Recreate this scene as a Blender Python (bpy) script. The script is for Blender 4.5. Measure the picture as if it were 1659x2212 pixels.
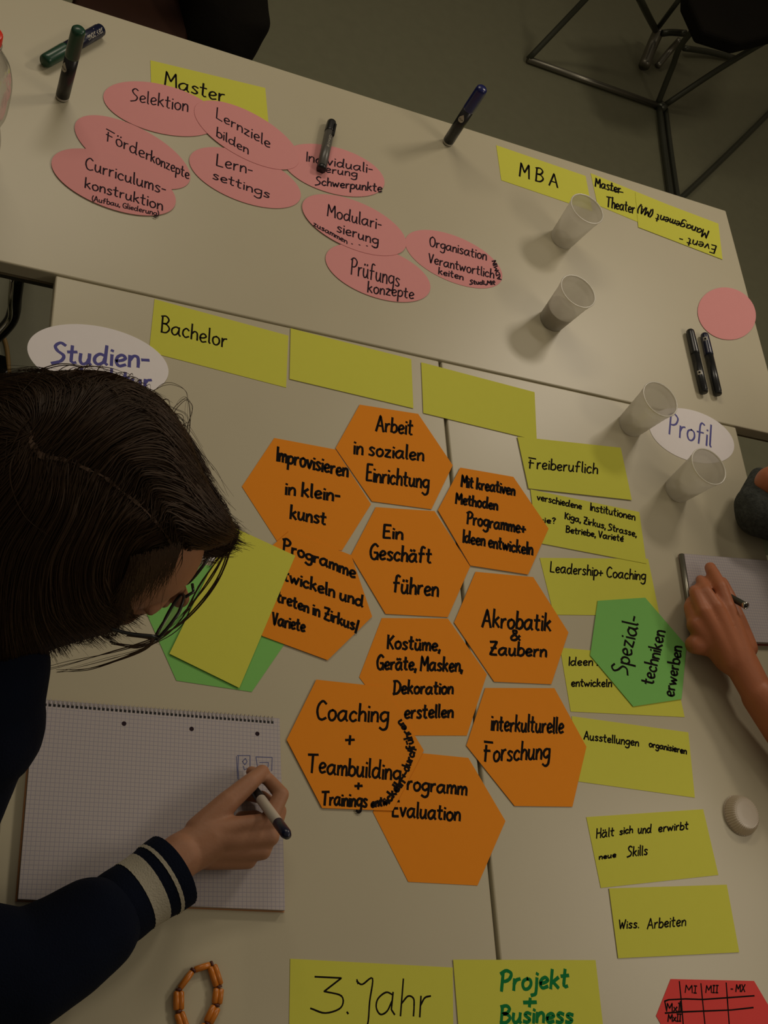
import bpy, bmesh, math, random
import numpy as np
from mathutils import Vector, Matrix
random.seed(7); np.random.seed(7)
for o in list(bpy.data.objects): bpy.data.objects.remove(o)
SC = bpy.context.scene
COL = SC.collection
PI = math.pi

# ---------------------------------------------------------------- camera
W_, H_ = 1659, 2212
F_PX, CAM_H, TILT, ROLL, YAW = 2400.906, 1.28872, 0.6522614, -2.3994361, math.radians(140.3)
TOP = 0.74                                   # table top height (m)
def _cam():
    c, s = math.cos(TILT), math.sin(TILT); rx = np.array([[1,0,0],[0,c,-s],[0,s,c]])
    c, s = math.cos(ROLL), math.sin(ROLL); rr = np.array([[c,-s,0],[s,c,0],[0,0,1]])
    R = rr @ rx @ np.array([[1,0,0],[0,-1,0],[0,0,-1.]])
    c, s = math.cos(YAW), math.sin(YAW); rz = np.array([[c,-s,0],[s,c,0],[0,0,1]])
    return R @ rz.T
RC = _cam()                                  # rows: image right, image down, view direction
CP = np.array([0, 0, CAM_H + TOP])
cd = bpy.data.cameras.new('camera'); cam = bpy.data.objects.new('camera', cd); COL.objects.link(cam)
cd.sensor_fit = 'HORIZONTAL'; cd.sensor_width = 36; cd.lens = F_PX / W_ * 36; cd.clip_start = 0.02; cd.clip_end = 50
m = Matrix.Identity(4)
for i in range(3):
    m[i][0] = RC[0][i]; m[i][1] = -RC[1][i]; m[i][2] = -RC[2][i]; m[i][3] = CP[i]
cam.matrix_world = m
SC.camera = cam

def at(u, v, h=0.0):
    """real-world point at height h above the table top that the photograph shows at pixel u, v"""
    d = np.array([(u - W_/2) / F_PX, (v - H_/2) / F_PX, 1.0]) @ RC
    t = (h - CAM_H) / d[2]
    return Vector(CP + d * t)
def atd(u, v, dist):
    d = np.array([(u - W_/2) / F_PX, (v - H_/2) / F_PX, 1.0]) @ RC
    return Vector(CP + d * dist)

# ---------------------------------------------------------------- world, lights, exposure
w = bpy.data.worlds.new('world'); SC.world = w; w.use_nodes = True
w.node_tree.nodes['Background'].inputs[0].default_value = (1.0, 0.84, 0.62, 1)
w.node_tree.nodes['Background'].inputs[1].default_value = .14
SC.view_settings.view_transform = 'Standard'; SC.view_settings.look = 'None'
SC.view_settings.gamma = 1; SC.view_settings.exposure = 0; SC.view_settings.use_curve_mapping = False
# ceiling lamp: it stands where the table mirrors it (bright patch beside the cups)
P0 = at(1160, 850); LH = 1.75
hz = Vector((P0.x - CP[0], P0.y - CP[1], 0))
LPOS = P0 + hz * (LH / CAM_H) + Vector((0, 0, LH))
ld = bpy.data.lights.new('ceiling_lamp', 'AREA'); ld.shape = 'RECTANGLE'; ld.size = 0.42; ld.size_y = 0.26
ld.energy = 12.6; ld.color = (1.0, 0.87, 0.70)
lo = bpy.data.objects.new('ceiling_lamp_light', ld); COL.objects.link(lo); lo.location = LPOS
lo.rotation_euler = (Vector((at(900, 1100) - LPOS))).to_track_quat('-Z', 'Y').to_euler()
l2 = bpy.data.lights.new('second_ceiling_lamp', 'AREA'); l2.shape = 'RECTANGLE'; l2.size = 1.2; l2.size_y = 0.3
l2.energy = 10.8; l2.color = (1.0, 0.87, 0.68)
lo2 = bpy.data.objects.new('second_ceiling_lamp_light', l2); COL.objects.link(lo2)
lo2.location = at(420, -60) + Vector((-.30, .95, 1.8))
lo2.rotation_euler = (Vector((at(500, 700) - lo2.location))).to_track_quat('-Z', 'Y').to_euler()

l3 = bpy.data.lights.new('third_ceiling_lamp', 'AREA'); l3.shape = 'RECTANGLE'; l3.size = .9; l3.size_y = 0.3
l3.energy = 7.5; l3.color = (1.0, 0.87, 0.70)
lo3 = bpy.data.objects.new('third_ceiling_lamp_light', l3); COL.objects.link(lo3)
lo3.location = at(1900, 1800) + Vector((.8, .1, 1.6))
lo3.rotation_euler = (Vector((at(1400, 1750) - lo3.location))).to_track_quat('-Z', 'Y').to_euler()

# ---------------------------------------------------------------- helpers
def link(o):
    COL.objects.link(o); return o
def mesh_obj(name, verts, faces, mat, parent=None, smooth=False):
    me = bpy.data.meshes.new(name); me.from_pydata([tuple(v) for v in verts], [], faces); me.update()
    if smooth:
        me.polygons.foreach_set('use_smooth', [True] * len(me.polygons))
    o = bpy.data.objects.new(name, me); link(o)
    if mat: me.materials.append(mat)
    if parent: o.parent = parent; o.matrix_parent_inverse = parent.matrix_world.inverted()
    return o
def empty(name, loc=(0,0,0)):
    o = bpy.data.objects.new(name, None); link(o); o.location = loc; o.empty_display_size = .05
    o.matrix_world = Matrix.Translation(loc)
    return o
def tag(o, label, cat, group=None, kind=None):
    if label: o['label'] = label
    if cat: o['category'] = cat
    if group: o['group'] = group
    if kind: o['kind'] = kind
    return o
def mat(name, col, rough=.6, metal=0, bump=0, bscale=200, var=0, vscale=6, spec=.5, sss=0, trans=0, alpha=1, coat=0):
    m = bpy.data.materials.new(name); m.use_nodes = True; nt = m.node_tree; b = nt.nodes['Principled BSDF']
    b.inputs['Base Color'].default_value = (*col, 1); b.inputs['Roughness'].default_value = rough
    b.inputs['Metallic'].default_value = metal; b.inputs['Specular IOR Level'].default_value = spec
    b.inputs['Alpha'].default_value = alpha
    b.inputs['Coat Weight'].default_value = coat
    if sss:
        b.inputs['Subsurface Weight'].default_value = sss; b.inputs['Subsurface Scale'].default_value = .01
        b.inputs['Subsurface Radius'].default_value = (1, .4, .2)
    if trans: b.inputs['Transmission Weight'].default_value = trans
    tc = nt.nodes.new('ShaderNodeTexCoord')
    if var:
        n = nt.nodes.new('ShaderNodeTexNoise'); n.inputs['Scale'].default_value = vscale; n.inputs['Detail'].default_value = 5
        nt.links.new(tc.outputs['Object'], n.inputs['Vector'])
        r = nt.nodes.new('ShaderNodeMapRange'); r.inputs[3].default_value = 1 - var; r.inputs[4].default_value = 1 + var
        nt.links.new(n.outputs['Fac'], r.inputs[0])
        mx = nt.nodes.new('ShaderNodeVectorMath'); mx.operation = 'SCALE'; mx.inputs[0].default_value = col
        nt.links.new(r.outputs[0], mx.inputs['Scale']); nt.links.new(mx.outputs[0], b.inputs['Base Color'])
    if bump:
        n = nt.nodes.new('ShaderNodeTexNoise'); n.inputs['Scale'].default_value = bscale; n.inputs['Detail'].default_value = 3
        nt.links.new(tc.outputs['Object'], n.inputs['Vector'])
        bp = nt.nodes.new('ShaderNodeBump'); bp.inputs['Strength'].default_value = bump; bp.inputs['Distance'].default_value = .002
        nt.links.new(n.outputs['Fac'], bp.inputs['Height']); nt.links.new(bp.outputs[0], b.inputs['Normal'])
    return m
M = {}
M['table'] = mat('table_laminate', (.50,.455,.325), .35, bump=.03, bscale=900, var=.03, vscale=9, spec=.42)
M['edge'] = mat('table_edge', (.46,.36,.22), .45, var=.05)
M['under'] = mat('table_underside', (.20,.16,.10), .8)
M['steel'] = mat('steel_tube', (.22,.21,.17), .35, metal=.8, var=.1)
M['steel_dark'] = mat('dark_steel_tube', (.075,.08,.06), .35, metal=.6, var=.1)
M['chrome'] = mat('chrome', (.6,.6,.55), .15, metal=1)
M['floor'] = mat('linoleum', (.15,.148,.092), .5, bump=.05, bscale=300, var=.09, vscale=30, spec=.35)
def paper(n, c): return mat(n + '_card', c, .85, bump=.04, bscale=1500, var=.02, vscale=60, spec=.15)
M['yellow'] = paper('yellow', (.64,.64,.085)); M['orange'] = paper('orange', (.82,.275,.018))
M['pink'] = paper('pink', (.74,.32,.32)); M['green'] = paper('green', (.21,.53,.13))
M['white'] = paper('white', (.83,.79,.80)); M['red'] = paper('red', (.74,.07,.065)); M['pale'] = paper('pale', (.42,.46,.30))
M['ink'] = mat('black_ink', (.010,.008,.008), .9, spec=.08); M['ink_soft'] = mat('dark_ink', (.030,.018,.026), .9, spec=.1)
M['ink_blue'] = mat('blue_ink', (.035,.03,.26), .5); M['ink_green'] = mat('green_ink', (.008,.19,.05), .8, spec=.1)
M['ink_pen'] = mat('ballpoint_ink', (.11,.12,.26), .6)
M['black'] = mat('black_plastic', (.012,.013,.014), .3, spec=.5); M['navy'] = mat('navy_plastic', (.006,.009,.035), .3)
M['gcap'] = mat('green_cap', (.008,.055,.028), .3); M['bcap'] = mat('blue_cap', (.006,.01,.10), .28)
M['barrel'] = mat('grey_barrel', (.09,.085,.075), .35); M['label'] = mat('white_print', (.45,.42,.35), .6)
M['penwhite'] = mat('white_barrel', (.52,.47,.40), .35)
M['skin'] = mat('skin', (.36,.175,.098), .55, bump=.12, bscale=260, var=.10, vscale=25, sss=.12, spec=.35)
M['nail'] = mat('nail', (.46,.26,.18), .3)
M['skin2'] = mat('skin_warm', (.42,.145,.065), .5, bump=.12, bscale=260, var=.10, vscale=25, sss=.12, spec=.35)
M['hair'] = mat('brown_hair', (.040,.021,.009), .55, var=.35, vscale=60, spec=.25)
M['wire'] = mat('binding_wire', (.42,.40,.38), .4)
M['hairbase'] = mat('hair_base', (.014,.008,.004), .9, spec=0, bump=.8, bscale=120, var=.3, vscale=60)
M['scalp'] = mat('parting_skin', (.11,.062,.036), .6)
M['sweater'] = mat('navy_knit', (.0025,.005,.015), .95, bump=.5, bscale=500, var=.2, vscale=30, spec=.15)
M['stripe'] = mat('cream_knit', (.40,.37,.29), .9, bump=.5, bscale=500, spec=.1)
M['greyknit'] = mat('grey_knit', (.055,.06,.055), .95, bump=.8, bscale=350, var=.75, vscale=160, spec=.1)
M['trousers'] = mat('dark_cloth', (.006,.005,.0035), .95, spec=.08, bump=.4, bscale=120, var=.3)
M['brownwood'] = mat('dark_brown_wood', (.026,.008,.003), .6, spec=.15, var=.2, vscale=20)
M['orangebead'] = mat('orange_bead', (.55,.17,.012), .3, var=.15, vscale=150); M['joint'] = mat('dark_bead_end', (.09,.02,.012), .5)
M['redcap'] = mat('red_cap', (.75,.03,.008), .35); M['redcover'] = mat('red_cover', (.30,.06,.05), .6)
M['amber'] = mat('orange_cover_edge', (.45,.2,.07), .6)
M['cablemat'] = mat('tan_cable', (.22,.13,.03), .6)
M['room'] = mat('wall_paint', (.5,.45,.36), .9)
def clear(name, col, k_trans, gloss=.12, rough=.15, transl=True):
    m = bpy.data.materials.new(name); m.use_nodes = True; nt = m.node_tree; N = nt.nodes
    for n in list(N): N.remove(n)
    out = N.new('ShaderNodeOutputMaterial'); tr = N.new('ShaderNodeBsdfTransparent'); di = N.new('ShaderNodeBsdfDiffuse')
    tl = N.new('ShaderNodeBsdfTranslucent'); gl = N.new('ShaderNodeBsdfGlossy'); gl.inputs['Roughness'].default_value = rough
    di.inputs[0].default_value = (*col, 1); tl.inputs[0].default_value = (*col, 1)
    noise = N.new('ShaderNodeTexNoise'); noise.inputs['Scale'].default_value = 40
    a = N.new('ShaderNodeMixShader'); a.inputs[0].default_value = .5; nt.links.new(di.outputs[0], a.inputs[1]); nt.links.new(tl.outputs[0], a.inputs[2])
    b = N.new('ShaderNodeMixShader'); b.inputs[0].default_value = k_trans; nt.links.new(a.outputs[0], b.inputs[1]); nt.links.new(tr.outputs[0], b.inputs[2])
    c = N.new('ShaderNodeMixShader'); c.inputs[0].default_value = gloss
    lw = N.new('ShaderNodeLayerWeight'); lw.inputs[0].default_value = .35
    mu = N.new('ShaderNodeMath'); mu.operation = 'MULTIPLY'; mu.inputs[1].default_value = gloss * 3; nt.links.new(lw.outputs['Facing'], mu.inputs[0])
    nt.links.new(mu.outputs[0], c.inputs[0])
    nt.links.new(b.outputs[0], c.inputs[1]); nt.links.new(gl.outputs[0], c.inputs[2]); nt.links.new(c.outputs[0], out.inputs[0])
    return m
M['cup'] = clear('milky_plastic', (.74,.71,.62), .20, .10, .28)
M['cuprim'] = clear('milky_plastic_rim', (.95,.93,.85), .0, .15, .3)
M['drink'] = mat('grey_drink', (.30,.25,.235), .3)
M['pet'] = clear('clear_bottle_plastic', (.55,.5,.45), .86, .30, .08)
M['petwater'] = clear('bottle_lower_plastic', (.5,.45,.4), .8, .35, .08)
M['lens'] = clear('spectacle_lens', (.6,.6,.55), .9, .2, .05)

def box_verts(c, sx, sy, sz, ax=None):
    ax = ax or (Vector((1,0,0)), Vector((0,1,0)), Vector((0,0,1)))
    return [Vector(c) + ax[0]*sx*a/2 + ax[1]*sy*b/2 + ax[2]*sz*d/2 for d in (-1,1) for a,b in ((-1,-1),(1,-1),(1,1),(-1,1))]
BOXF = [(3,2,1,0),(4,5,6,7),(0,1,5,4),(1,2,6,5),(2,3,7,6),(3,0,4,7)]
def box(name, c, sx, sy, sz, m, parent=None, bev=0, ax=None):
    o = mesh_obj(name, box_verts(c, sx, sy, sz, ax), BOXF, m, parent)
    if bev: bevel(o, bev)
    return o
def bevel(o, wd, seg=2):
    bm = bmesh.new(); bm.from_mesh(o.data)
    bmesh.ops.bevel(bm, geom=list(bm.edges), offset=wd, segments=seg, affect='EDGES', profile=.5)
    bm.to_mesh(o.data); bm.free()
def prism(name, pts, th, m, parent=None, down=False):
    """flat sheet: pts is its top outline"""
    n = len(pts); dz = Vector((0,0,-th))
    v = [p for p in pts] + [p + dz for p in pts]
    ar = sum(pts[i].x*pts[(i+1)%n].y - pts[(i+1)%n].x*pts[i].y for i in range(n))
    if ar < 0: v = v[:n][::-1] + v[n:][::-1]
    f = [tuple(range(n)), tuple(range(2*n-1, n-1, -1))] + [(i, i+n, (i+1)%n+n, (i+1)%n) for i in range(n)]
    return mesh_obj(name, v, f, m, parent)
def frame(d):
    d = d.normalized(); a = Vector((0,0,1)) if abs(d.z) < .9 else Vector((1,0,0))
    x = d.cross(a).normalized(); return x, d.cross(x).normalized()
def loft(path, rad, seg=16, cap=True, flat=None, twist=None):
    """tube through path with a radius per point (float or (a,b)); parallel-transported frame"""
    V, Fc = [], []; n = len(path); x = None
    for i, p in enumerate(path):
        d = (path[min(i+1,n-1)] - path[max(i-1,0)]).normalized()
        if x is None: x, y = frame(d) if flat is None else ((flat - d*flat.dot(d)).normalized(), None)
        x = (x - d * x.dot(d)).normalized(); y = d.cross(x)
        r = rad[i] if isinstance(rad, (list, tuple)) else rad
        a, b = r if isinstance(r, tuple) else (r, r)
        for k in range(seg):
            t = 2*PI*k/seg; V.append(p + x*a*math.cos(t) + y*b*math.sin(t))
    for i in range(n-1):
        for k in range(seg):
            Fc.append((i*seg+k, i*seg+(k+1)%seg, (i+1)*seg+(k+1)%seg, (i+1)*seg+k))
    if cap: Fc += [tuple(range(seg-1,-1,-1)), tuple(range((n-1)*seg, n*seg))]
    return V, Fc
def tube(name, path, rad, m, parent=None, seg=12, cap=True, flat=None):
    V, Fc = loft(path, rad, seg, cap, flat); return mesh_obj(name, V, Fc, m, parent, smooth=True)
def lathe(name, base, prof, m, parent=None, seg=40, axis=Vector((0,0,1)), smooth=True):
    """prof: list of (radius, distance along axis)"""
    x, y = frame(axis); V, Fc = [], []
    for r, z in prof:
        for k in range(seg):
            t = 2*PI*k/seg; V.append(base + axis*z + (x*math.cos(t) + y*math.sin(t))*max(r, 1e-5))
    for i in range(len(prof)-1):
        for k in range(seg): Fc.append((i*seg+k, i*seg+(k+1)%seg, (i+1)*seg+(k+1)%seg, (i+1)*seg+k))
    return mesh_obj(name, V, Fc, m, parent, smooth)
def spline(pts, n=8):
    """Catmull-Rom through a list of Vectors"""
    P = [pts[0]*2 - pts[1]] + list(pts) + [pts[-1]*2 - pts[-2]]; out = []
    for i in range(1, len(P)-2):
        for k in range(n):
            t = k/n; a, b, c, d = P[i-1], P[i], P[i+1], P[i+2]
            out.append(.5*((2*b) + (c-a)*t + (2*a-5*b+4*c-d)*t*t + (3*b-a-3*c+d)*t**3))
    out.append(pts[-1]); return out
def blob(name, caps, m, parent=None, voxel=.002, smooth=6, ells=()):
    """one continuous surface: union of tapered capsules and ellipsoids, remeshed and smoothed"""
    bm = bmesh.new()
    for c in caps:
        p1, r1, p2, r2 = c[:4]
        tmp = bmesh.new()
        for p, r in ((p1, r1), (p2, r2)):
            bmesh.ops.create_icosphere(tmp, subdivisions=3, radius=r, matrix=Matrix.Translation(p))
        res = bmesh.ops.convex_hull(tmp, input=list(tmp.verts))
        bmesh.ops.delete(tmp, geom=list({g for g in res['geom_interior'] if isinstance(g, bmesh.types.BMVert)}), context='VERTS')
        if len(c) > 4:
            nrm, fac = c[4].normalized(), c[5]; mid = (p1+p2)/2
            ax = (p2-p1); 
            for v in tmp.verts:
                t = max(0, min(1, (v.co-p1).dot(ax)/max(ax.length_squared,1e-9))); q = p1 + ax*t
                d = (v.co-q).dot(nrm); v.co -= nrm*d*(1-fac)
        me = bpy.data.meshes.new('t'); tmp.to_mesh(me); tmp.free(); bm.from_mesh(me); bpy.data.meshes.remove(me)
    for c, ax, rr in ells:
        mt = Matrix.Identity(4)
        for i in range(3):
            for j in range(3): mt[i][j] = ax[j][i]*rr[j]
            mt[i][3] = c[i]
        bmesh.ops.create_icosphere(bm, subdivisions=4, radius=1, matrix=mt)
    me = bpy.data.meshes.new(name); bm.to_mesh(me); bm.free()
    o = bpy.data.objects.new(name, me); link(o)
    r = o.modifiers.new('r', 'REMESH'); r.mode = 'VOXEL'; r.voxel_size = voxel; r.use_smooth_shade = True
    s = o.modifiers.new('s', 'SMOOTH'); s.factor = .5; s.iterations = smooth
    dg = bpy.context.evaluated_depsgraph_get(); nm = bpy.data.meshes.new_from_object(o.evaluated_get(dg))
    o.modifiers.clear(); o.data = nm; nm.name = name; nm.materials.clear(); nm.materials.append(m)
    nm.polygons.foreach_set('use_smooth', [True]*len(nm.polygons))
    if parent: o.parent = parent; o.matrix_parent_inverse = parent.matrix_world.inverted()
    return o

# ---------------------------------------------------------------- handwriting
G = {
'a':'5 5 3 5.6 .8 4 .5 1.8 1.8 .2 3.6 1 4.8 3.4|!5 5.6 4.8 1.4 5.8 .2','b':'!.8 10 .6 .2|.6 3.8 2.4 5.6 4.4 4.4 4.4 1.4 2.4 0 .6 1','c':'4.2 4.6 2.6 5.6 .8 4 .6 1.6 2.2 .1 4.2 1',
'd':'4.6 4.8 2.6 5.6 .8 4 .6 1.6 2 .1 4 1.2 4.7 3.4|!5.2 10 4.8 1 5.6 .2','e':'.8 2.6 3 3 4.4 4.2 3 5.6 1.2 4.6 .7 2.2 2 .2 4.4 .9','f':'4.4 9.4 3 10 2 8.6 1.8 4 1.6 .1|!0.4 5.4 4 5.6',
'g':'4.8 5 2.8 5.6 .8 4.2 .8 2 2.4 .8 4.4 2|4.9 5.6 4.9 1 4.4 -2.6 2.4 -3.8 .4 -2.8','h':'!.8 10 .6 .1|.7 3.4 2.4 5.4 4 4.8 4.3 2.6 4.3 .1','i':'!.8 5.4 .8 .1|!.8 7.6 .9 8',
'j':'1.8 5.4 1.8 -.6 1.4 -3 -.4 -3.6|!1.8 7.6 1.9 8','k':'!.8 10 .6 .1|!4 5.6 .8 2.8|!1.6 3.4 4.4 .1','l':'!.8 10 .8 .8 1.4 .1',
'm':'!.6 5.4 .6 .1|.7 3.4 2 5.4 3.2 4.8 3.4 2.6 3.4 .1|3.5 3.4 4.8 5.4 6 4.8 6.3 2.6 6.3 .1','n':'!.6 5.4 .6 .1|.7 3.2 2.2 5.4 3.8 4.9 4.2 2.6 4.2 .1',
'o':'2.8 5.6 1 4.6 .6 2.4 1.6 .3 3.4 .3 4.7 2.2 4.4 4.6 2.8 5.6','p':'!.7 5.4 .5 -4|.6 3.8 2.4 5.6 4.4 4.4 4.2 1.6 2.4 .3 .7 1.2','q':'4.8 5 2.8 5.6 .8 4.2 .8 1.4 2.4 .3 4.6 2|!4.9 5.6 4.9 -4',
'r':'!.7 5.4 .7 .1|.7 3 1.8 5 3.4 5.5','s':'4 4.9 2.2 5.6 1 4.4 2.4 3 3.8 1.6 2.6 .2 .6 .6','t':'!1.8 9 1.6 1 2.6 .1 3.4 .4|!.2 5.8 3.6 6',
'u':'.7 5.4 .6 2 1.6 .2 3.2 .8 4.2 3|!4.3 5.5 4.2 1 4.8 .1','v':'!.4 5.4 2.2 .1 4.2 5.6','w':'!.3 5.4 1.6 .1 3.2 4.6 4.6 .1 6.4 5.6','x':'!.5 5.4 4 .1|!4 5.6 .4 .1','y':'!.5 5.4 2.4 1|!4.6 5.6 1.2 -4',
'z':'!.6 5.2 4 5.4 .6 .4 4.2 .2','\u00df':'!.7 0 .8 8|.8 8 2.4 9.6 4 8 2.6 5.4 4.4 2.4 2.4 .2',
'A':'!.2 0 3 10 5.8 0|!1.2 3.6 5 3.4','B':'!.9 10 .7 0|.2 9.6 3 10.2 4.8 8.4 3.6 6 1.2 5.4 3.6 5.2 5.4 3 3.6 .4 .4 0','C':'5.6 8.6 3.6 10 1.4 8 .6 4.6 1.6 1 3.6 0 5.8 1','D':'!1 10 .9 0|0 9.6 3 9.8 5.6 7.4 5.8 3.6 3.6 .6 .2 0',
'E':'!4.8 9.8 1 9.8 .8 0 4.8 .2|!.9 5 4 5.2','F':'!.9 8 .7 0|!-.6 10 5.4 9.4|!-.4 5.4 3.8 5.2','G':'5.6 8.6 3.6 10 1.4 8 .6 4.6 1.6 1 3.8 0 5.6 1.6|!3.4 4.4 5.8 4.4 5.7 0','H':'!.8 10 .8 0|!5 10 5 0|!.8 5 5 5.2',
'I':'!1 10 1 0','J':'!0 9.6 .4 8.6|0 9.2 1.6 8.4 4.4 10 4 4 3.8 -2 2.2 -4 0 -2.4','K':'!.8 10 .8 0|!4.8 9.6 .9 4.6|!1.6 5.4 5 0','L':'!.9 10 .7 .2 4.8 0','M':'!.5 0 1 10 3.6 3.6 6.2 10 6.8 0','N':'!.7 0 .7 10 5 0 5.2 10',
'O':'3.2 10 1 8 .6 4.4 1.8 .6 4.2 .3 6 3.6 5.4 8.2 3.2 10','P':'!1.1 9.6 .8 0|0 8.8 2.6 10.2 5.2 8.6 4.6 6 2.8 4.8 1 4.8','R':'!1 10 .8 0|0 9.2 3 10 5 8 3.6 5.6 1 5|!2.4 5.2 5.4 0','S':'5 9 3 10.2 1 8.4 2 6 4.6 3.6 3.6 .8 0 -.6',
'T':'!3 9.6 2.8 0|!0 9.6 6.2 10','U':'.8 10 .7 3 2 .2 4.4 .8 5.2 3.4 5.3 10','V':'!.4 10 2.6 0 5 10','W':'!.3 10 1.8 0 3.6 7 5 0 7 10','X':'!.4 10 5 0|!5 10 .4 0','Y':'!.4 10 2.8 5 5 10|!2.8 5 2.6 0','Z':'!.6 9.8 5 10 .8 .2 5.2 0|!1.4 5 4.6 5.2',
'3':'!.4 9.8 4.6 9.6 2 5.8|2 5.8 4.8 4.6 4.8 1.4 2.4 -.2 0 1','+':'!.2 3.4 4.4 3.6|!2.3 5.8 2.2 1','-':'!.4 3.6 3 3.6','.':'!.6 .6 .9 .1',',':'!1 1 .4 -1.6',':':'!.6 .6 .9 .1|!.6 4 .9 3.6','(':'2 10.6 .6 7 .6 3 2 -1.4',')':'.4 10.6 1.8 7 1.8 3 .4 -1.4','/':'!2.6 10 .4 -2',
'?':'.6 8.4 2 10 3.6 8.4 2.4 6 2 3.4|!2 .8 2.1 .2','&':'!5.4 .4 1.6 7.4|1.6 7.4 1.4 9.6 3.2 9.6 3 7 .6 3.4 .8 .6 3 .4 5.2 4.6','|':'!1.4 10 1.4 0|!.2 10 2.6 10|!.2 0 2.6 0',' ':'!'}
UML = {'\u00e4':'a','\u00f6':'o','\u00fc':'u','\u00e9':'e'}
def glyph(ch):
    base = UML.get(ch, ch); out = []; mx = 0
    for st in G.get(base, '!').split('|') if base != '|' else G['|'].split('|'):
        st = st.strip(); sharp = st.startswith('!'); nums = [float(q) for q in st.lstrip('!').split()]
        pts = [Vector((nums[i], nums[i+1], 0)) for i in range(0, len(nums), 2)]
        if not pts: continue
        mx = max(mx, max(p.x for p in pts)); out.append((pts, sharp))
    if ch in UML:
        out += [([Vector((3.4,7,0)), Vector((4,8.2,0))], True)] if ch == '\u00e9' else [([Vector((x,7.4,0)), Vector((x+.2,8.2,0))], True) for x in (1.4, 3.6)]
    if base == ' ': mx = 1.8
    return out, mx
def write(s, x0, y0, x1, y1, cap, perp=None, jit=.25):
    """strokes (2-D polylines in photo pixels) of s set along the baseline x0,y0 - x1,y1"""
    gl = [glyph(c) for c in s]; tot = sum(g[1] + 1.1 for g in gl) - 1.1
    L = math.hypot(x1-x0, y1-y0); dx, dy = (x1-x0)/L, (y1-y0)/L
    if perp is None: perp = abs(math.degrees(math.atan2(dy, dx))) > 35
    ux, uy = (dy, -dx) if perp else (0.06, -1)
    k = L/tot; X = 0; out = []; rnd = random.Random(hash(len(s)*31 + int(x0)))
    for st, wd in gl:
        jy = rnd.uniform(-jit, jit); js = 1 + rnd.uniform(-.06, .06)
        for pts, sharp in st:
            q = [Vector((x0 + dx*(X+p.x)*k + ux*(p.y*js+jy)*cap/10, y0 + dy*(X+p.x)*k + uy*(p.y*js+jy)*cap/10, 0)) for p in pts]
            if not sharp and len(q) > 2: q = spline(q, 5)
            out.append(q)
        X += wd + 1.1
    return out
def refine(W3, q, wpx):
    """add points beside sharp corners so that the line keeps its width"""
    A, B = [W3[0]], [q[0]]
    for i in range(1, len(W3)):
        L = (q[i]-q[i-1]).length
        if L > wpx*1.6 and len(W3) < 8:
            for t in (wpx*.35/L, 1-wpx*.35/L): A.append(W3[i-1].lerp(W3[i], t)); B.append(q[i-1].lerp(q[i], t))
        A.append(W3[i]); B.append(q[i])
    return A, B
def ribbons(name, strokes, wpx, m, parent, tf, nrm=None, flick=.15):
    """ink line of width wpx pixels along each stroke; tf maps pixel -> world"""
    V, Fc = [], []; rnd = random.Random(len(strokes))
    for si, q in enumerate(strokes):
        W3 = [tf(p.x, p.y) for p in q]
        if len(W3) < 2: continue
        W3, q = refine(W3, q, wpx)
        px = (tf(q[0].x+1, q[0].y) - tf(q[0].x, q[0].y)).length; py = (tf(q[0].x, q[0].y+1) - tf(q[0].x, q[0].y)).length
        hw = wpx*.5*(px+py)/2; b = len(V); n = len(W3)
        for i, p in enumerate(W3):
            d = W3[min(i+1,n-1)] - W3[max(i-1,0)]
            N = nrm(q[i].x, q[i].y) if nrm else Vector((0,0,1))
            if d.length < 1e-7: d = Vector((1,0,0))
            sd = N.cross(d).normalized(); ww = hw*(1 + rnd.uniform(-flick, flick)*.5)
            e = d.normalized()*hw*.6
            if i == 0: p = p - e
            if i == n-1: p = p + e
            up = N.normalized()*(8e-6*(si % 14)); V += [p + sd*ww + up, p - sd*ww + up]
        for i in range(n-1): Fc.append((b+2*i, b+2*i+1, b+2*i+3, b+2*i+2))
    return mesh_obj(name, V, Fc, m, parent)
ZM = {'0':(0,0,1),'1':(0,0,.5063),'2':(820,0,.5057),'3':(0,560,.5063),'4':(820,560,.5057),'5':(0,1100,.4219),'6':(500,1100,.4219),
      '7':(1100,1200,.337),'9':(600,1750,.3617),'t':(1150,1700,.3068),'i':(640,220,.1326)}
def zpt(z, x, y): a, b, s = ZM[z]; return a+s*x, b+s*y

# ---------------------------------------------------------------- the setting
fl = mesh_obj('floor', [(-4.5,-3,0),(5,-3,0),(5,6.5,0),(-4.5,6.5,0)], [(0,1,2,3)], M['floor']); fl['kind'] = 'structure'
for nm, a, b in (('wall_back', (-4.5,6.5), (5,6.5)), ('wall_left', (-4.5,-3), (-4.5,6.5)), ('wall_right', (5,6.5), (5,-3)), ('wall_front', (5,-3), (-4.5,-3))):
    d = Vector((b[0]-a[0], b[1]-a[1], 0)).normalized(); n = Vector((d.y, -d.x, 0))*-.1
    pa, pb = Vector((*a,0)), Vector((*b,0))
    v = [pa, pb, pb-n, pa-n]; v += [p + Vector((0,0,2.7)) for p in v]
    wl = mesh_obj(nm, v, BOXF, M['room']); wl['kind'] = 'structure'
    bl = mesh_obj('baseboard_' + nm.split('_')[1], [q + n*.0 for q in [pa+n*.15, pb+n*.15, pb, pa]] + [q + Vector((0,0,.08)) for q in [pa+n*.15, pb+n*.15, pb, pa]], BOXF, M['under']); bl['kind'] = 'structure'

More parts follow.
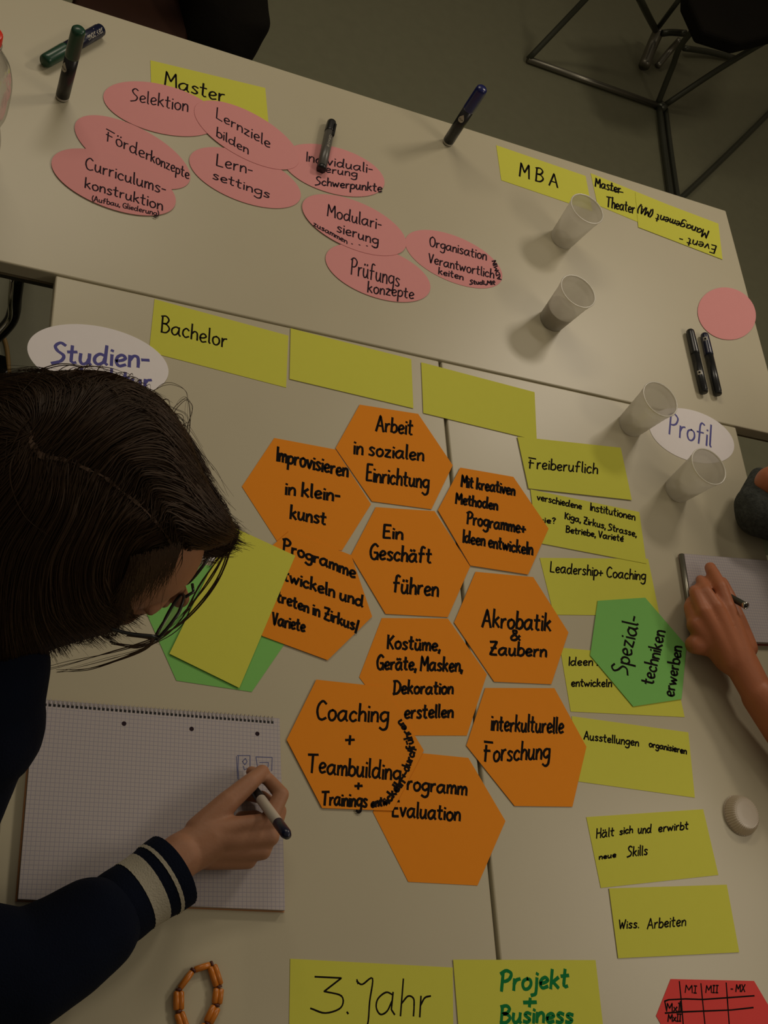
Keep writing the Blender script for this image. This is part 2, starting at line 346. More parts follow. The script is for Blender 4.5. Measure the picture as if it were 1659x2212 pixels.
# ---------------------------------------------------------------- tables
def table(name, corners, label, th=.024):
    """corners: top outline as world points (left-front, right-front, right-back, left-back)"""
    c = sum(corners, Vector())/4; root = empty(name, (c.x, c.y, 0)); tag(root, label, 'table', 'conference tables pushed together')
    top = prism('tabletop', corners, th, M['table'], root); bevel(top, .0022)
    ins = [p + (c-p).normalized()*.004 for p in corners]
    lo_ = [p - Vector((0,0,th+.0005)) for p in ins]
    prism('underside_board', lo_, .004, M['under'], root)
    leg = []
    for i, p in enumerate(corners):
        q = p + (c-p)*.10; q.z = 0
        V, Fc = loft([q, Vector((q.x,q.y,TOP-.03))], .02, 10)
        mesh_obj('leg', V, Fc, M['steel'], root, True); leg.append(q)
    for i in range(4):
        a, b = leg[i], leg[(i+1)%4]; zz = Vector((0,0,TOP-.055))
        d = (b-a).normalized(); s = Vector((d.y,-d.x,0))*.012
        v = [a+zz-s, b+zz-s, b+zz+s, a+zz+s]; v += [p+Vector((0,0,.025)) for p in v]
        mesh_obj('apron', v, BOXF, M['steel'], root)
    return root
X1 = Vector((1,0,0)); 
# table beyond the seam
pS = at(628,707); pL = at(118,591); pR = at(1591,930)
A_fl = at(-330,487); A_fr = at(1700,957); A_br = at(1568,455)
dirx = (at(1356,868.5) - at(118,591)).normalized(); diry = Vector((-dirx.y, dirx.x, 0))
wA = (A_br - pL).dot(diry); xr = (A_br - pL).dot(dirx)
A = [pL + dirx*(xr-1.85) + diry*.001, pL + dirx*(xr) + diry*.001, pL + dirx*xr + diry*wA, pL + dirx*(xr-1.85) + diry*wA]
A[0] = pL + dirx*(xr-1.85); 
table('conference_table', A, 'beige laminate table at the top of the photo carrying the pink ovals')
bc = at(952,781); xB = (bc - pL).dot(dirx)
gap = .0035
Bc = [pL + dirx*.002 - diry*1.45, pL + dirx*(xB-gap) - diry*1.45, pL + dirx*(xB-gap) - diry*.0025, pL + dirx*.002 - diry*.0025]
table('conference_table', Bc, 'beige laminate table at lower left under the writing person and spiral pad')
xC = (at(1591,930) - pL).dot(dirx)
Cc = [pL + dirx*(xB+gap*.4) - diry*1.45, pL + dirx*xC - diry*1.45, pL + dirx*xC - diry*.0025, pL + dirx*(xB+gap*.4) - diry*.0025]
table('conference_table', Cc, 'beige laminate table at lower right under the column of yellow cards')

# ---------------------------------------------------------------- cards
LAY = .0007; TH = .0005
SH = {'selektion': [350.8, 234.8, 8.2, 9.5, 5.5],
 'lernziele': [534.7, 291.4, -19.29, 9.5, 5.5],
 'foerder': [288.2, 328.5, -19.39, 9.5, 5.5],
 'curric': [248.2, 392.9, -6.72, 9.5, 5.5],
 'lernsett': [531.7, 383.6, -4.32, 9.5, 5.5],
 'indiv': [722.7, 367.4, 6.42, 9.5, 5.5],
 'modul': [767.2, 485.7, -7.87, 9.5, 5.5],
 'pruef': [818.8, 588.9, -0.69, 9.5, 5.5],
 'organ': [981.9, 559.4, -5.86, 9.5, 5.5],
 'studien': [215.4, 776.7, 1.33, 9.65, 5.62],
 'profil': [1496.0, 940.7, 4.68, 9.47, 5.61],
 'circle': [1571.2, 676.4, -141.8, 8.93, 5.59],
 'bachelor': [[334.0, 646.0], [623.0, 725.0], [618.0, 837.0], [321.8, 760.0]],
 'b2': [[628.0, 709.0], [888.4, 775.6], [893.0, 882.0], [625.6, 818.4]],
 'b3': [[910.0, 782.5], [1154.8, 847.0], [1159.5, 951.0], [914.6, 892.0]],
 'frei': [[1117.7, 943.1], [1341.0, 967.0], [1365.0, 1080.0], [1142.0, 1055.0]],
 'versch': [[1146.0, 1057.0], [1381.0, 1106.0], [1396.5, 1217.4], [1160.1, 1172.0]],
 'leader': [[1166.0, 1205.0], [1400.0, 1207.0], [1425.0, 1330.0], [1196.5, 1327.9]],
 'ideen': [[1210.0, 1399.0], [1451.2, 1420.5], [1479.0, 1549.0], [1233.0, 1537.0]],
 'auss': [[1235.0, 1547.0], [1487.0, 1582.0], [1501.0, 1723.0], [1246.5, 1687.6]],
 'halt': [[1266.6, 1765.0], [1519.0, 1748.0], [1552.0, 1890.0], [1298.0, 1918.0]],
 'wiss': [[1315.7, 1919.0], [1570.0, 1911.0], [1597.0, 2057.0], [1335.6, 2070.0]],
 'jahr': [[627.0, 2071.0], [978.0, 2090.0], [979.7, 2277.6], [624.2, 2269.1]],
 'proj': [[979.0, 2073.0], [1286.5, 2074.0], [1306.7, 2249.8], [993.7, 2258.8]],
 'mba': [[1072.0, 313.5], [1265.0, 380.0], [1279.5, 456.0], [1083.0, 389.0]],
 'master': [[325.0, 130.0], [573.0, 190.0], [580.0, 266.0], [327.7, 217.1]],
 'mtheater': [[1276.0, 374.0], [1457.0, 447.6], [1471.2, 518.5], [1291.0, 443.0]],
 'event': [[1372.3, 415.2], [1551.8, 483.0], [1560.9, 560.4], [1379.0, 490.6]],
 'tilt': [[500.0, 1136.8], [638.0, 1200.4], [517.0, 1486.0], [366.0, 1412.0]],
 'arbeit': [[978.0, 1005.0], [903.4, 894.0], [777.0, 874.0], [725.0, 968.0], [803.6, 1082.8], [932.0, 1100.0]],
 'kreat': [[1185.0, 1141.6], [1109.0, 1030.0], [994.5, 1010.0], [946.0, 1102.0], [1016.0, 1221.5], [1141.0, 1241.0]],
 'impro': [[801.6, 1089.0], [725.0, 971.0], [592.5, 946.0], [522.6, 1051.0], [600.5, 1172.0], [738.8, 1189.2]],
 'gesch': [[1015.6, 1223.6], [938.8, 1104.0], [811.9, 1095.4], [757.9, 1199.8], [833.0, 1326.0], [967.5, 1333.0]],
 'akro': [[1228.0, 1366.0], [1152.0, 1246.5], [1027.4, 1235.0], [981.0, 1344.7], [1067.5, 1472.5], [1191.0, 1478.0]],
 'inter': [[1266.8, 1613.0], [1197.7, 1486.5], [1048.5, 1486.0], [1007.5, 1610.5], [1111.8, 1741.0], [1236.5, 1742.6]],
 'coach': [[915.6, 1621.0], [831.9, 1484.2], [683.5, 1468.0], [619.4, 1597.9], [696.0, 1745.5], [848.0, 1751.3]],
 'eval': [[1091.9, 1773.5], [1011.8, 1637.1], [873.7, 1623.2], [805.8, 1754.0], [882.0, 1904.8], [1031.5, 1912.8]],
 'kost': [[1051.8, 1456.5], [967.5, 1336.0], [824.9, 1335.0], [776.0, 1462.8], [871.6, 1588.8], [1008.4, 1589.0]],
 'spez': [[1483.0, 1394.8], [1393.9, 1291.0], [1291.4, 1297.7], [1275.0, 1415.7], [1367.9, 1526.0], [1472.4, 1510.0]],
 'greenl': [[624.3, 1377.4], [557.9, 1241.9], [408.4, 1213.2], [316.4, 1324.3], [381.0, 1470.0], [544.0, 1494.5]],
 'prog': [[804.0, 1332.0], [758.7, 1199.1], [624.7, 1147.6], [525.4, 1230.9], [566.3, 1373.7], [708.0, 1426.0]],
 'redhex': [[1667.7, 2287.4], [1629.0, 2119.0], [1449.0, 2114.8], [1417.5, 2194.5], [1473.1, 2383.2], [1605.7, 2419.6]],
 'padl': [[78.6, 1533.4], [603.0, 1551.0], [616.0, 1966.0], [39.0, 1942.0]]}
def card(kind, key, colour, lay, label, cat, lines=(), ink='ink', wpx=4, group=None):
    h = TH + lay*LAY + .0001
    s = SH[key] if isinstance(key, str) else key
    if isinstance(s[0], (int, float)):
        c = at(s[0], s[1], h); a = math.radians(s[2]); ax = Vector((math.cos(a), math.sin(a), 0)); ay = Vector((-ax.y, ax.x, 0))
        pts = [c + ax*math.cos(t)*s[3]/100 + ay*math.sin(t)*s[4]/100 for t in np.linspace(0, 2*PI, 72, endpoint=False)]
    else: pts = [at(p[0], p[1], h) for p in s]
    o = prism(kind, pts, TH, M[colour])
    c = sum((p for p in pts), Vector())/len(pts); c.z -= TH
    for v in o.data.vertices: v.co -= c
    o.location = c; bpy.context.view_layer.update()
    tag(o, label, cat, group)
    st = {}
    for L in lines:
        if L[0] == 'raw': q = [[Vector((*zpt(L[1], x, y), 0)) for x, y in pl] for pl in L[3]]; wp = L[2]; ik = ink
        else:
            z, txt, x0, y0, x1, y1, cap = L[:7]; wp = L[7] if len(L) > 7 else wpx; ik = ink
            a, b = zpt(z, x0, y0); c_, d_ = zpt(z, x1, y1)
            q = write(txt, a, b, c_, d_, cap*ZM[z][2], L[8] if len(L) > 8 else None)
        st.setdefault((ik, wp), []).extend(q)
    if st:
        allq = None
        for (ik, wp), q in st.items():
            r = ribbons('handwriting', q, wp, M[ik], o, lambda u, v: at(u, v, h + .00012))
            if allq is None: allq = r
            else:
                bm = bmesh.new(); bm.from_mesh(allq.data); bm.from_mesh(r.data); bm.to_mesh(allq.data); bm.free(); bpy.data.objects.remove(r)
    return o
PO = 'pink oval cards on the far table'; YC = 'yellow rectangular cards'; HX = 'orange hexagon cards'
R_, O_, X_ = 'rectangular_card', 'oval_card', 'hexagonal_card'
card(R_, 'master', 'yellow', 0, 'yellow card reading Master, half under two pink ovals', 'card', [('1','Master',700,362,955,437,58,3.4)], group=YC)
card(O_, 'foerder', 'pink', 1, 'pink oval card reading F\u00f6rderkonzepte', 'card', [('1','F\u00f6rder',455,600,640,688,52,2.6),('1','konzepte',642,688,805,765,46,2.6)], 'ink_soft', group=PO)
card(O_, 'curric', 'pink', 2, 'pink oval card reading Curriculumskonstruktion, leftmost of the ovals', 'card', [('1','Curriculums-',362,718,705,830,52,2.8),('1','konstruktion',360,800,692,897,46,2.8),('1','(Aufbau, Gliederung)',392,856,676,922,22,2)], 'ink_soft', group=PO)
card(O_, 'selektion', 'pink', 1, 'pink oval card reading Selektion', 'card', [('1','Selektion',558,428,800,478,54,2.6)], 'ink_soft', group=PO)
card(O_, 'lernsett', 'pink', 1, 'pink oval card reading Lern-settings', 'card', [('1','Lern-',920,705,1075,745,50,2.8),('1','settings',905,762,1148,845,38,2.8)], 'ink_soft', group=PO)
card(O_, 'lernziele', 'pink', 2, 'pink oval card reading Lernziele bilden', 'card', [('1','Lernziele',920,502,1150,632,46,2.6),('1','bilden',922,580,1058,658,40,2.6)], 'ink_soft', group=PO)
card(O_, 'indiv', 'pink', 1, 'pink oval card reading Individualisierung Schwerpunkte, under the grey marker', 'card', [('i','Individuali-',150,965,1235,1165,150,2.6),('i','sierung',330,1120,985,1230,120,2.6),('i','Schwerpunkte',310,1350,1390,1470,135,2.8)], 'ink_soft', group=PO)
card(O_, 'modul', 'pink', 2, 'pink oval card reading Modularisierung', 'card', [('1','Modulari-',1395,920,1625,980,52,2.8),('1','sierung',1435,988,1612,1045,42,2.8),('1','zusammen',1337,962,1480,1040,22,2.2),('1','....',1490,1040,1600,1055,20,2.2)], 'ink_soft', group=PO)
card(O_, 'pruef', 'pink', 1, 'pink oval card reading Pr\u00fcfungskonzepte, nearest the seam', 'card', [('0','Pr\u00fcfungs',757,592,862,620,34,2.8),('0','konzepte',793,631,893,646,24,2.8)], 'ink_soft', group=PO)
card(O_, 'organ', 'pink', 0, 'pink oval card reading Organisation Verantwortlichkeiten, rightmost written oval', 'card', [('2','Organisation',212,1050,455,1112,40,2.6),('2','Verantwortlich',208,1122,487,1190,40,2.6),('2','keiten',250,1170,356,1196,28,2.6),('2','Studi.,Mit',385,1214,492,1216,18,2.6),('2','ADMIN',520,1195,496,1112,16,2.4,True)], 'ink_soft', group=PO)
card(O_, 'circle', 'pink', 1, 'blank pink oval card near the right table edge beside two black markers', 'card', group=PO)
card(R_, 'mba', 'yellow', 0, 'yellow card reading MBA behind the topmost cup', 'card', [('2','M B A',595,752,760,800,55,3.2)], group=YC)
card(R_, 'mtheater', 'yellow', 0, 'yellow card reading Master Theater', 'card', [('2','Master',920,795,1028,826,38,2.8),('2','Theater',968,882,1088,912,44,2.8),('raw','2',2.4,[[(985,812),(1040,822)]])], group=YC)
def rot180(z, txt, x0, y0, x1, y1, cap, wp): return (z, txt, x0, y0, x1, y1, cap, wp, True)
card(R_, 'event', 'yellow', 1, 'yellow card with upside-down writing Event-Management near the table corner', 'card', [rot180('2','Event -',1442,1052,1285,1008,34,2.6),rot180('2','Management',1408,988,1186,914,32,2.6),rot180('2','(MA)',1172,900,1112,876,32,2.6)], group=YC)
card(R_, 'bachelor', 'yellow', 0, 'yellow card reading Bachelor', 'card', [('3','Bachelor',685,308,965,378,68,3.4)], group=YC)
card(R_, 'b2', 'yellow', 1, 'blank yellow card right of the Bachelor card', 'card', group=YC)
card(R_, 'b3', 'yellow', 1, 'blank yellow card bridging the gap between the two near tables', 'card', group=YC)
card(R_, 'leader', 'yellow', 0, 'yellow card reading Leadership + Coaching', 'card', [('7','Leadership+ Coaching',260,105,872,160,66,3)], group=YC)
card(R_, 'versch', 'yellow', 1, 'yellow card reading verschiedene Institutionen with three lines of writing', 'card', [('4','verschiedene',672,1028,862,1068,28,2.8),('4','Institutionen',898,1072,1090,1115,32,2.8),('4','wie?',672,1122,750,1130,24,2.8),('4','Kiga, Zirkus, Strasse,',790,1108,1096,1186,28,2.8),('4','Betriebe, Variet\u00e9',795,1166,1040,1206,28,2.8)], group=YC)
card(R_, 'frei', 'yellow', 2, 'yellow card reading Freiberuflich', 'card', [('4','Freiberuflich',638,892,930,916,46,3)], group=YC)
card(R_, 'ideen', 'yellow', 0, 'yellow card reading Ideen entwickeln, half under the green hexagon', 'card', [('7','Ideen :',378,705,565,705,52,3),('7','entwickeln',396,838,655,842,50,3)], group=YC)
card(R_, 'auss', 'yellow', 0, 'yellow card reading Ausstellungen organisieren', 'card', [('7','Ausstellungen',478,1178,828,1222,52,3),('7','organisieren',895,1225,1135,1272,40,3)], group=YC)
card(R_, 'halt', 'yellow', 0, 'yellow card reading H\u00e4lt sich und erwirbt neue Skills', 'card', [('t','H\u00e4lt',447,362,572,345,66,3),('t','sich',612,336,705,322,50,3),('t','und',742,330,835,322,62,3),('t','erwirbt',885,318,1095,296,56,3),('t','neue',468,510,587,494,36,3),('t','Skills',668,488,808,478,70,3)], group=YC)
card(R_, 'wiss', 'yellow', 1, 'yellow card reading Wiss. Arbeiten', 'card', [('t','Wiss.',608,998,748,992,62,3),('t','Arbeiten',808,1000,1078,975,72,3)], group=YC)
card(R_, 'jahr', 'yellow', 0, 'yellow card reading 3. Jahr in large thin letters, cut by the bottom edge', 'card', [('9','3',195,1208,375,1212,215,3.6),('9','.',400,1213,420,1216,150,4),('9','Jahr',460,1228,905,1232,235,3.6)], group=YC)
card(R_, 'proj', 'yellow', 1, 'yellow card with green writing Projekt + Business', 'card', [('0','Projekt',1080,2140,1226,2132,40,7),('0','+',1130,2178,1157,2178,34,7),('0','Business',1080,2209,1236,2209,36,7)], 'ink_green', group=YC)
W5 = 5.2
card(X_, 'impro', 'orange', 0, 'orange hexagon reading Improvisieren in Kleinkunst', 'card', [('3','Improvisieren',1178,860,1482,930,62,W5),('3','in klein-',1215,1003,1448,1033,58,W5),('3','kunst',1236,1105,1388,1133,56,W5)], group=HX)
card(X_, 'arbeit', 'orange', 1, 'orange hexagon reading Arbeit in sozialen Einrichtung, topmost hexagon', 'card', [('0','Arbeit',812,930,890,940,32,W5-.5),('0','in sozialen',763,980,914,995,30,W5-.5),('0','Einrichtung',790,1038,925,1056,34,W5-.5)], group=HX)
card(X_, 'kreat', 'orange', 2, 'orange hexagon reading Mit kreativen Methoden Programme + Ideen entwickeln', 'card', [('4','Mit kreativen',348,970,576,1008,48,W5-.5),('4','Methoden',324,1042,502,1072,46,W5-.5),('4','Programme+',372,1130,622,1172,52,W5-.5),('4','Ideen entwickeln',354,1208,652,1264,52,W5-.5)], group=HX)
card(X_, 'kost', 'orange', 0, 'orange hexagon reading Kost\u00fcme, Ger\u00e4te, Masken, Dekoration erstellen', 'card', [('6','Kost\u00fcme,',795,712,1066,726,68,W5),('6','Ger\u00e4te, Masken,',742,818,1180,832,70,W5),('6','Dekoration',828,945,1132,946,66,W5),('6','erstellen',884,1070,1132,1066,68,W5)], group=HX)
card(X_, 'gesch', 'orange', 1, 'orange hexagon reading Ein Gesch\u00e4ft f\u00fchren, in the middle of the honeycomb', 'card', [('6','Ein',772,146,874,156,66,W5),('6','Gesch\u00e4ft',706,256,1020,276,76,W5),('6','f\u00fchren',826,424,1056,446,84,W5)], group=HX)
card(X_, 'greenl', 'green', 0, 'green hexagon largely hidden under a tilted blank yellow card beside the writer', 'card')
card(X_, 'prog', 'orange', 2, 'orange hexagon reading Programme entwickeln und auftreten in Zirkus/Variet\u00e9', 'card', [('6','Programme',262,210,632,352,60,W5),('6','entwickeln und',190,338,670,500,62,W5),('6','auftreten in Zirkus/',130,432,648,625,58,W5),('6','Variete',208,590,374,628,62,W5)], group=HX)
card(R_, 'tilt', 'yellow', 3, 'blank yellow card lying tilted over green and orange hexagons beside the writer', 'card', group=YC)
card(X_, 'akro', 'orange', 1, 'orange hexagon reading Akrobatik & Zaubern', 'card', [('6','Akrobatik',1283,600,1632,622,88,W5),('6','&',1428,670,1476,672,52,W5),('6','Zaubern',1318,745,1610,756,66,W5)], group=HX)
card(X_, 'inter', 'orange', 1, 'orange hexagon reading interkulturelle Forschung', 'card', [('0','interkulturelle',1060,1578,1216,1584,35,W5-.3),('0','Forschung',1046,1645,1186,1640,40,W5-.3)], group=HX)
card(X_, 'eval', 'orange', 0, 'orange hexagon reading Programm Evaluation, bottommost hexagon', 'card', [('6','Programm',850,1432,1202,1462,72,W5),('6','Evaluation',820,1570,1168,1596,78,W5)], group=HX)
card(X_, 'coach', 'orange', 2, 'orange hexagon reading Coaching + Teambuilding + Trainings', 'card', [('6','Coaching',432,1078,800,1092,92,W5),('6','+',582,1212,626,1212,88,W5),('6','Teambuilding',390,1345,862,1388,90,W5),('6','+',630,1438,667,1438,60,W5),('6','Trainings',462,1512,692,1526,72,W5),('6','entw',714,1528,800,1514,46,W5),('6','ickeln',806,1508,888,1400,44,W5,True),('6','+',880,1390,905,1355,34,4.4,True),('6','durch',905,1345,945,1232,40,4.6,True),('6','f\u00fch',940,1225,918,1150,40,4.4,True),('6','ren',912,1145,872,1078,36,4.4,True)], group=HX)
card(X_, 'spez', 'green', 2, 'green hexagon reading Spezialtechniken erwerben, lying over yellow cards', 'card', [('7','Spezial-',755,765,838,400,105,4,True),('7','techniken',922,832,1000,490,82,4,True),('7','erwerben',1055,908,1108,588,76,4,True)])
RH = [(1449,2114.8),(1629,2119),(1672,2192),(1645,2275),(1462,2272),(1417.5,2194.5)]
card(X_, RH, 'red', 0, 'red hexagon with a hand-drawn table grid, bottom right corner', 'card', [
  ('t','M|',1072,1445,1155,1450,52,2.6),('t','M||',1218,1448,1306,1448,52,2.6),('t','- MX',1395,1440,1495,1440,48,2.6),('t','Mx|',942,1580,1040,1580,58,2.8),('t','Mx||',952,1650,1045,1650,48,2.8),
  ('raw','t',3,[[(1035,1370),(1048,1500),(1062,1669),(1070,1750)],[(1187,1385),(1200,1520),(1215,1669),(1222,1750)],[(1365,1380),(1375,1520),(1386,1669),(1395,1750)],[(932,1508),(960,1498),(1080,1492),(1200,1496),(1370,1484),(1562,1470)],[(935,1592),(1050,1584),(1200,1578),(1400,1570),(1555,1553)],[(932,1508),(945,1575)],[(1042,1510),(1046,1578)]])])
card(O_, 'studien', 'white', 1, 'white oval card with thick blue writing Studienstruktur, partly behind the head', 'card', [('3','Studien-',222,440,632,462,84,6.5),('3','struktur',282,520,642,552,66,6)], 'ink_blue')
card(O_, 'profil', 'white', 0, 'white oval card reading Profil in blue between two cups', 'card', [('4','Profil',1232,745,1415,802,88,3.4)], 'ink_blue')
card(R_, [(432,1168),(500,1178),(492,1216),(424,1208)], 'white', 1, 'small white printed slip on the green hexagon under the hair', 'paper slip', [('raw','0',3,[[(436,1180),(480,1186)],[(434,1190),(478,1196)],[(432,1200),(450,1202)]])], 'ink_blue')
card(R_, [(1643,1154),(1690,1156),(1700,1200),(1655,1199)], 'pale', 0, 'pale green card at the right frame edge above the notepad', 'card')

# ---------------------------------------------------------------- notepads
def notepad(tl, tr, br, bl, th, label, cover, hs=(), coil_side=True, gridw=29.7):
    h = th
    P = [at(*q, h) for q in (tl, tr, br, bl)]
    c = sum(P, Vector())/4; root = empty('notepad', (c.x, c.y, TOP)); tag(root, label, 'notepad')
    cov = [p + (p-c).normalized()*(.0045 if cover == 'redcover' else .002) for p in P]
    prism('back_cover', [p - Vector((0,0,th-.0016)) for p in cov], .0015, M[cover], root)
    prism('paper_block', [p - Vector((0,0,.0004)) for p in P], th-.0022, M['pad_edge'], root)
    top = prism('top_sheet', P, .0003, M['grid'], root)
    uv = top.data.uv_layers.new(name='UVMap'); ex = (P[1]-P[0]).normalized(); ey = (P[3]-P[0]); ey = (ey - ex*ey.dot(ex)).normalized()
    inv = top.matrix_world.inverted() if False else None
    mw = top.matrix_parent_inverse
    for lp in top.data.loops:
        co = top.data.vertices[lp.vertex_index].co; uv.data[lp.index].uv = ((co-P[0]).dot(ex)*100, (co-P[0]).dot(ey)*100)
    return root, P, ex, ey
def grid_mat():
    m = mat('squared_paper', (.52,.47,.46), .8, spec=.1); nt = m.node_tree; b = nt.nodes['Principled BSDF']; N = nt.nodes
    uv = N.new('ShaderNodeUVMap'); uv.uv_map = 'UVMap'; sp = N.new('ShaderNodeSeparateXYZ'); nt.links.new(uv.outputs[0], sp.inputs[0])
    outs = []
    for k in range(2):
        a = N.new('ShaderNodeMath'); a.operation = 'MULTIPLY'; a.inputs[1].default_value = 2.0; nt.links.new(sp.outputs[k], a.inputs[0])
        f = N.new('ShaderNodeMath'); f.operation = 'FRACT'; nt.links.new(a.outputs[0], f.inputs[0])
        l = N.new('ShaderNodeMath'); l.operation = 'LESS_THAN'; l.inputs[1].default_value = .11; nt.links.new(f.outputs[0], l.inputs[0]); outs.append(l)
    mx = N.new('ShaderNodeMath'); mx.operation = 'MAXIMUM'; nt.links.new(outs[0].outputs[0], mx.inputs[0]); nt.links.new(outs[1].outputs[0], mx.inputs[1])
    mix = N.new('ShaderNodeMix'); mix.data_type = 'RGBA'; mix.inputs[6].default_value = (.50,.455,.455,1); mix.inputs[7].default_value = (.33,.31,.37,1)
    nt.links.new(mx.outputs[0], mix.inputs[0]); nt.links.new(mix.outputs[2], b.inputs['Base Color']); return m
M['grid'] = grid_mat(); M['pad_edge'] = mat('pad_paper_edge', (.42,.36,.32), .9, bump=.3, bscale=800)
pad, PP, ex, ey = notepad((75,1510), (604,1552), (616,1966), (39,1942), .009, 'open spiral-bound squared notepad under the hand holding the white pen', 'amber')
# coil binding along the far edge
pts = []; L = (PP[1]-PP[0]).length; nr = 56; rr = .0042
for i in range(nr*8+1):
    t = i/8; a = 2*PI*t; base = PP[0] + ex*(.006 + (L-.012)*t/nr) + ey*.0012 - Vector((0,0,.0035))
    pts.append(base + ey*math.cos(a)*rr + Vector((0,0,1))*math.sin(a)*(rr+.001))
co = tube('spiral_wire', pts, .0005, M['wire'], pad, seg=5)
V, Fc = [], []
for i in range(nr):
    q = PP[0] + ex*(.006 + (L-.012)*(i+.25)/nr) + ey*.0058 + Vector((0,0,.00015)); b = len(V)
    V += [q-ex*.0015-ey*.0016, q+ex*.0015-ey*.0016, q+ex*.0015+ey*.0016, q-ex*.0015+ey*.0016]; Fc.append((b,b+1,b+2,b+3))
ho = mesh_obj('binding_holes', V, Fc, M['black'], pad); ho['kind'] = 'stuff'
for u, v in ((62,1549), (268,1563), (414,1574.5), (556,1585)):
    c = at(u, v, .00915); mesh_obj('punch_hole', [c + Vector((math.cos(t), math.sin(t), 0))*.0028 for t in np.linspace(0, 2*PI, 14, endpoint=False)], [tuple(range(14))], M['ink_soft'], pad)
dr = [[(513,1632),(540,1632),(540,1672)],[(515,1632),(514,1660),(516,1684)],[(511,1634),(513,1682)],[(553,1635),(588,1636),(587,1665)],[(553,1636),(556,1655)],[(524,1645),(530,1638),(534,1645),(529,1652),(524,1645)],[(561,1647),(580,1647),(579,1657)],[(526,1655),(528,1663),(534,1660)]]
ribbons('pen_drawing', [[Vector((x,y,0)) for x,y in q] for q in dr], 1.8, M['ink_pen'], pad, lambda u, v: at(u, v, .00915))
pad2, P2, ex2, ey2 = notepad((1478,1196), (1790,1222), (1800,1392), (1507,1383), .010, 'white notepad with dark red back under the right-hand writer', 'redcover')
V, Fc = loft([P2[0] + (P2[3]-P2[0])*t - Vector((0,0,.004)) - ex2*.003 for t in (0,.5,1)], .0045, 10)
mesh_obj('binding_strip', V, Fc, M['steel'], pad2, True)

# ---------------------------------------------------------------- markers
def facing(base, axis):
    v = (Vector(CP) - base); v = v - axis*v.dot(axis); return v.normalized()
def on_cyl(base, axis, r, ref, s, a):
    """point at distance s along the axis, arc offset a (m) from the side facing ref"""
    side = axis.cross(ref); t = a/r
    return base + axis*s + (ref*math.cos(t) + side*math.sin(t))*r
def marker(base, axis, L, r, capL, body, cap, label, cat='marker', taper=.9, text=None, drop=None, base_ring=True, square=None, clip=False, group='felt-tip markers'):
    axis = axis.normalized(); root = empty('marker', base); tag(root, label, cat, group)
    bl = L - capL
    lathe('barrel', base, [(0,0),(r*.86,0),(r*.92,.001),(r*.92,.006),(r,.0065),(r,bl),(0,bl)], M[body], root, 28, axis)
    lathe('marker_cap', base, [(0,bl-.001),(r*1.04,bl-.001),(r*1.05,bl+.002),(r*1.0,L-.008),(r*.93,L-.003),(r*.72,L-.0006),(0,L)], M[cap], root, 28, axis)
    if base_ring: lathe('base_ring', base, [(r*.925,.0015),(r*.96,.0018),(r*.96,.0052),(r*.925,.0056)], M['label'], root, 28, axis)
    ref = facing(base, axis)
    def patch(nm, prof, s0, m, off=0, rr=None):
        rr = rr or r*1.012; V, Fc = [], []; n = 8
        for s, wd in prof:
            for k in range(n+1): V.append(on_cyl(base, axis, rr, ref, s0+s, off + wd*(2*k/n-1)))
        for i in range(len(prof)-1):
            for k in range(n): Fc.append((i*(n+1)+k, i*(n+1)+k+1, (i+1)*(n+1)+k+1, (i+1)*(n+1)+k))
        return mesh_obj(nm, V, Fc, m, root)
    if drop:
        s0, off = drop
        prof = [(-.007+.0007,.0017),(-.006,.0032),(-.004,.0052),(-.001,.0058),(.002,.0052),(.005,.0037),(.008,.0019),(.0105,.0003)]
        patch('drop_emblem', prof, s0, M['label'], off)
        st = write('AQUA', -.0045+off, s0-.002, .0045+off, s0-.002, .0035, False)
        st = [[Vector((p.x, 2*(s0-.002)-p.y, 0)) for p in q] for q in st]
        mesh = ribbons('emblem_lettering', st, .0008, M['ink'], root, lambda u, v: on_cyl(base, axis, r*1.03, ref, v, -u if False else u), nrm=lambda u, v: (on_cyl(base, axis, 1, ref, 0, 0)-base))
    if square:
        s0, off = square; patch('label_patch', [(-.0045,.004),(.0045,.004)], s0, M['label'], off); patch('label_mark', [(-.002,.0018),(.002,.0018)], s0, M['ink'], off, r*1.03)
    if clip:
        side = axis.cross(ref)*-1
        V = [on_cyl(base, axis, r*q, ref, s, side_s*.0022 - clip) for q in (1.0, 1.32) for s, side_s in ((bl-.012,-1),(bl-.012,1),(L-.012,1),(L-.012,-1))]
        mesh_obj('clip', V, BOXF, M[cap], root)
    return root, ref
UP = Vector((0,0,1))
b = at(134,212); marker(b, UP, .137, .0105, .052, 'black', 'gcap', 'green-capped black marker standing upright at top left', drop=(.064, -.009))
b = at(966,309); marker(b, UP, .138, .0105, .052, 'black', 'bcap', 'blue-capped black marker standing upright near the far table edge', drop=(.066, -.002))
b1, b2 = at(218,64,.011), at(94,134,.011)
mk, ref = marker(b1, b2-b1, (b2-b1).length, .011, .050, 'navy', 'gcap', 'green-capped navy marker lying behind the standing green one', base_ring=False)
ax = (b2-b1).normalized(); 
def inv_cyl(u, v):
    s = v; return None
stx = write('marker', 0, 0, .037, 0, .0125, True, .05)
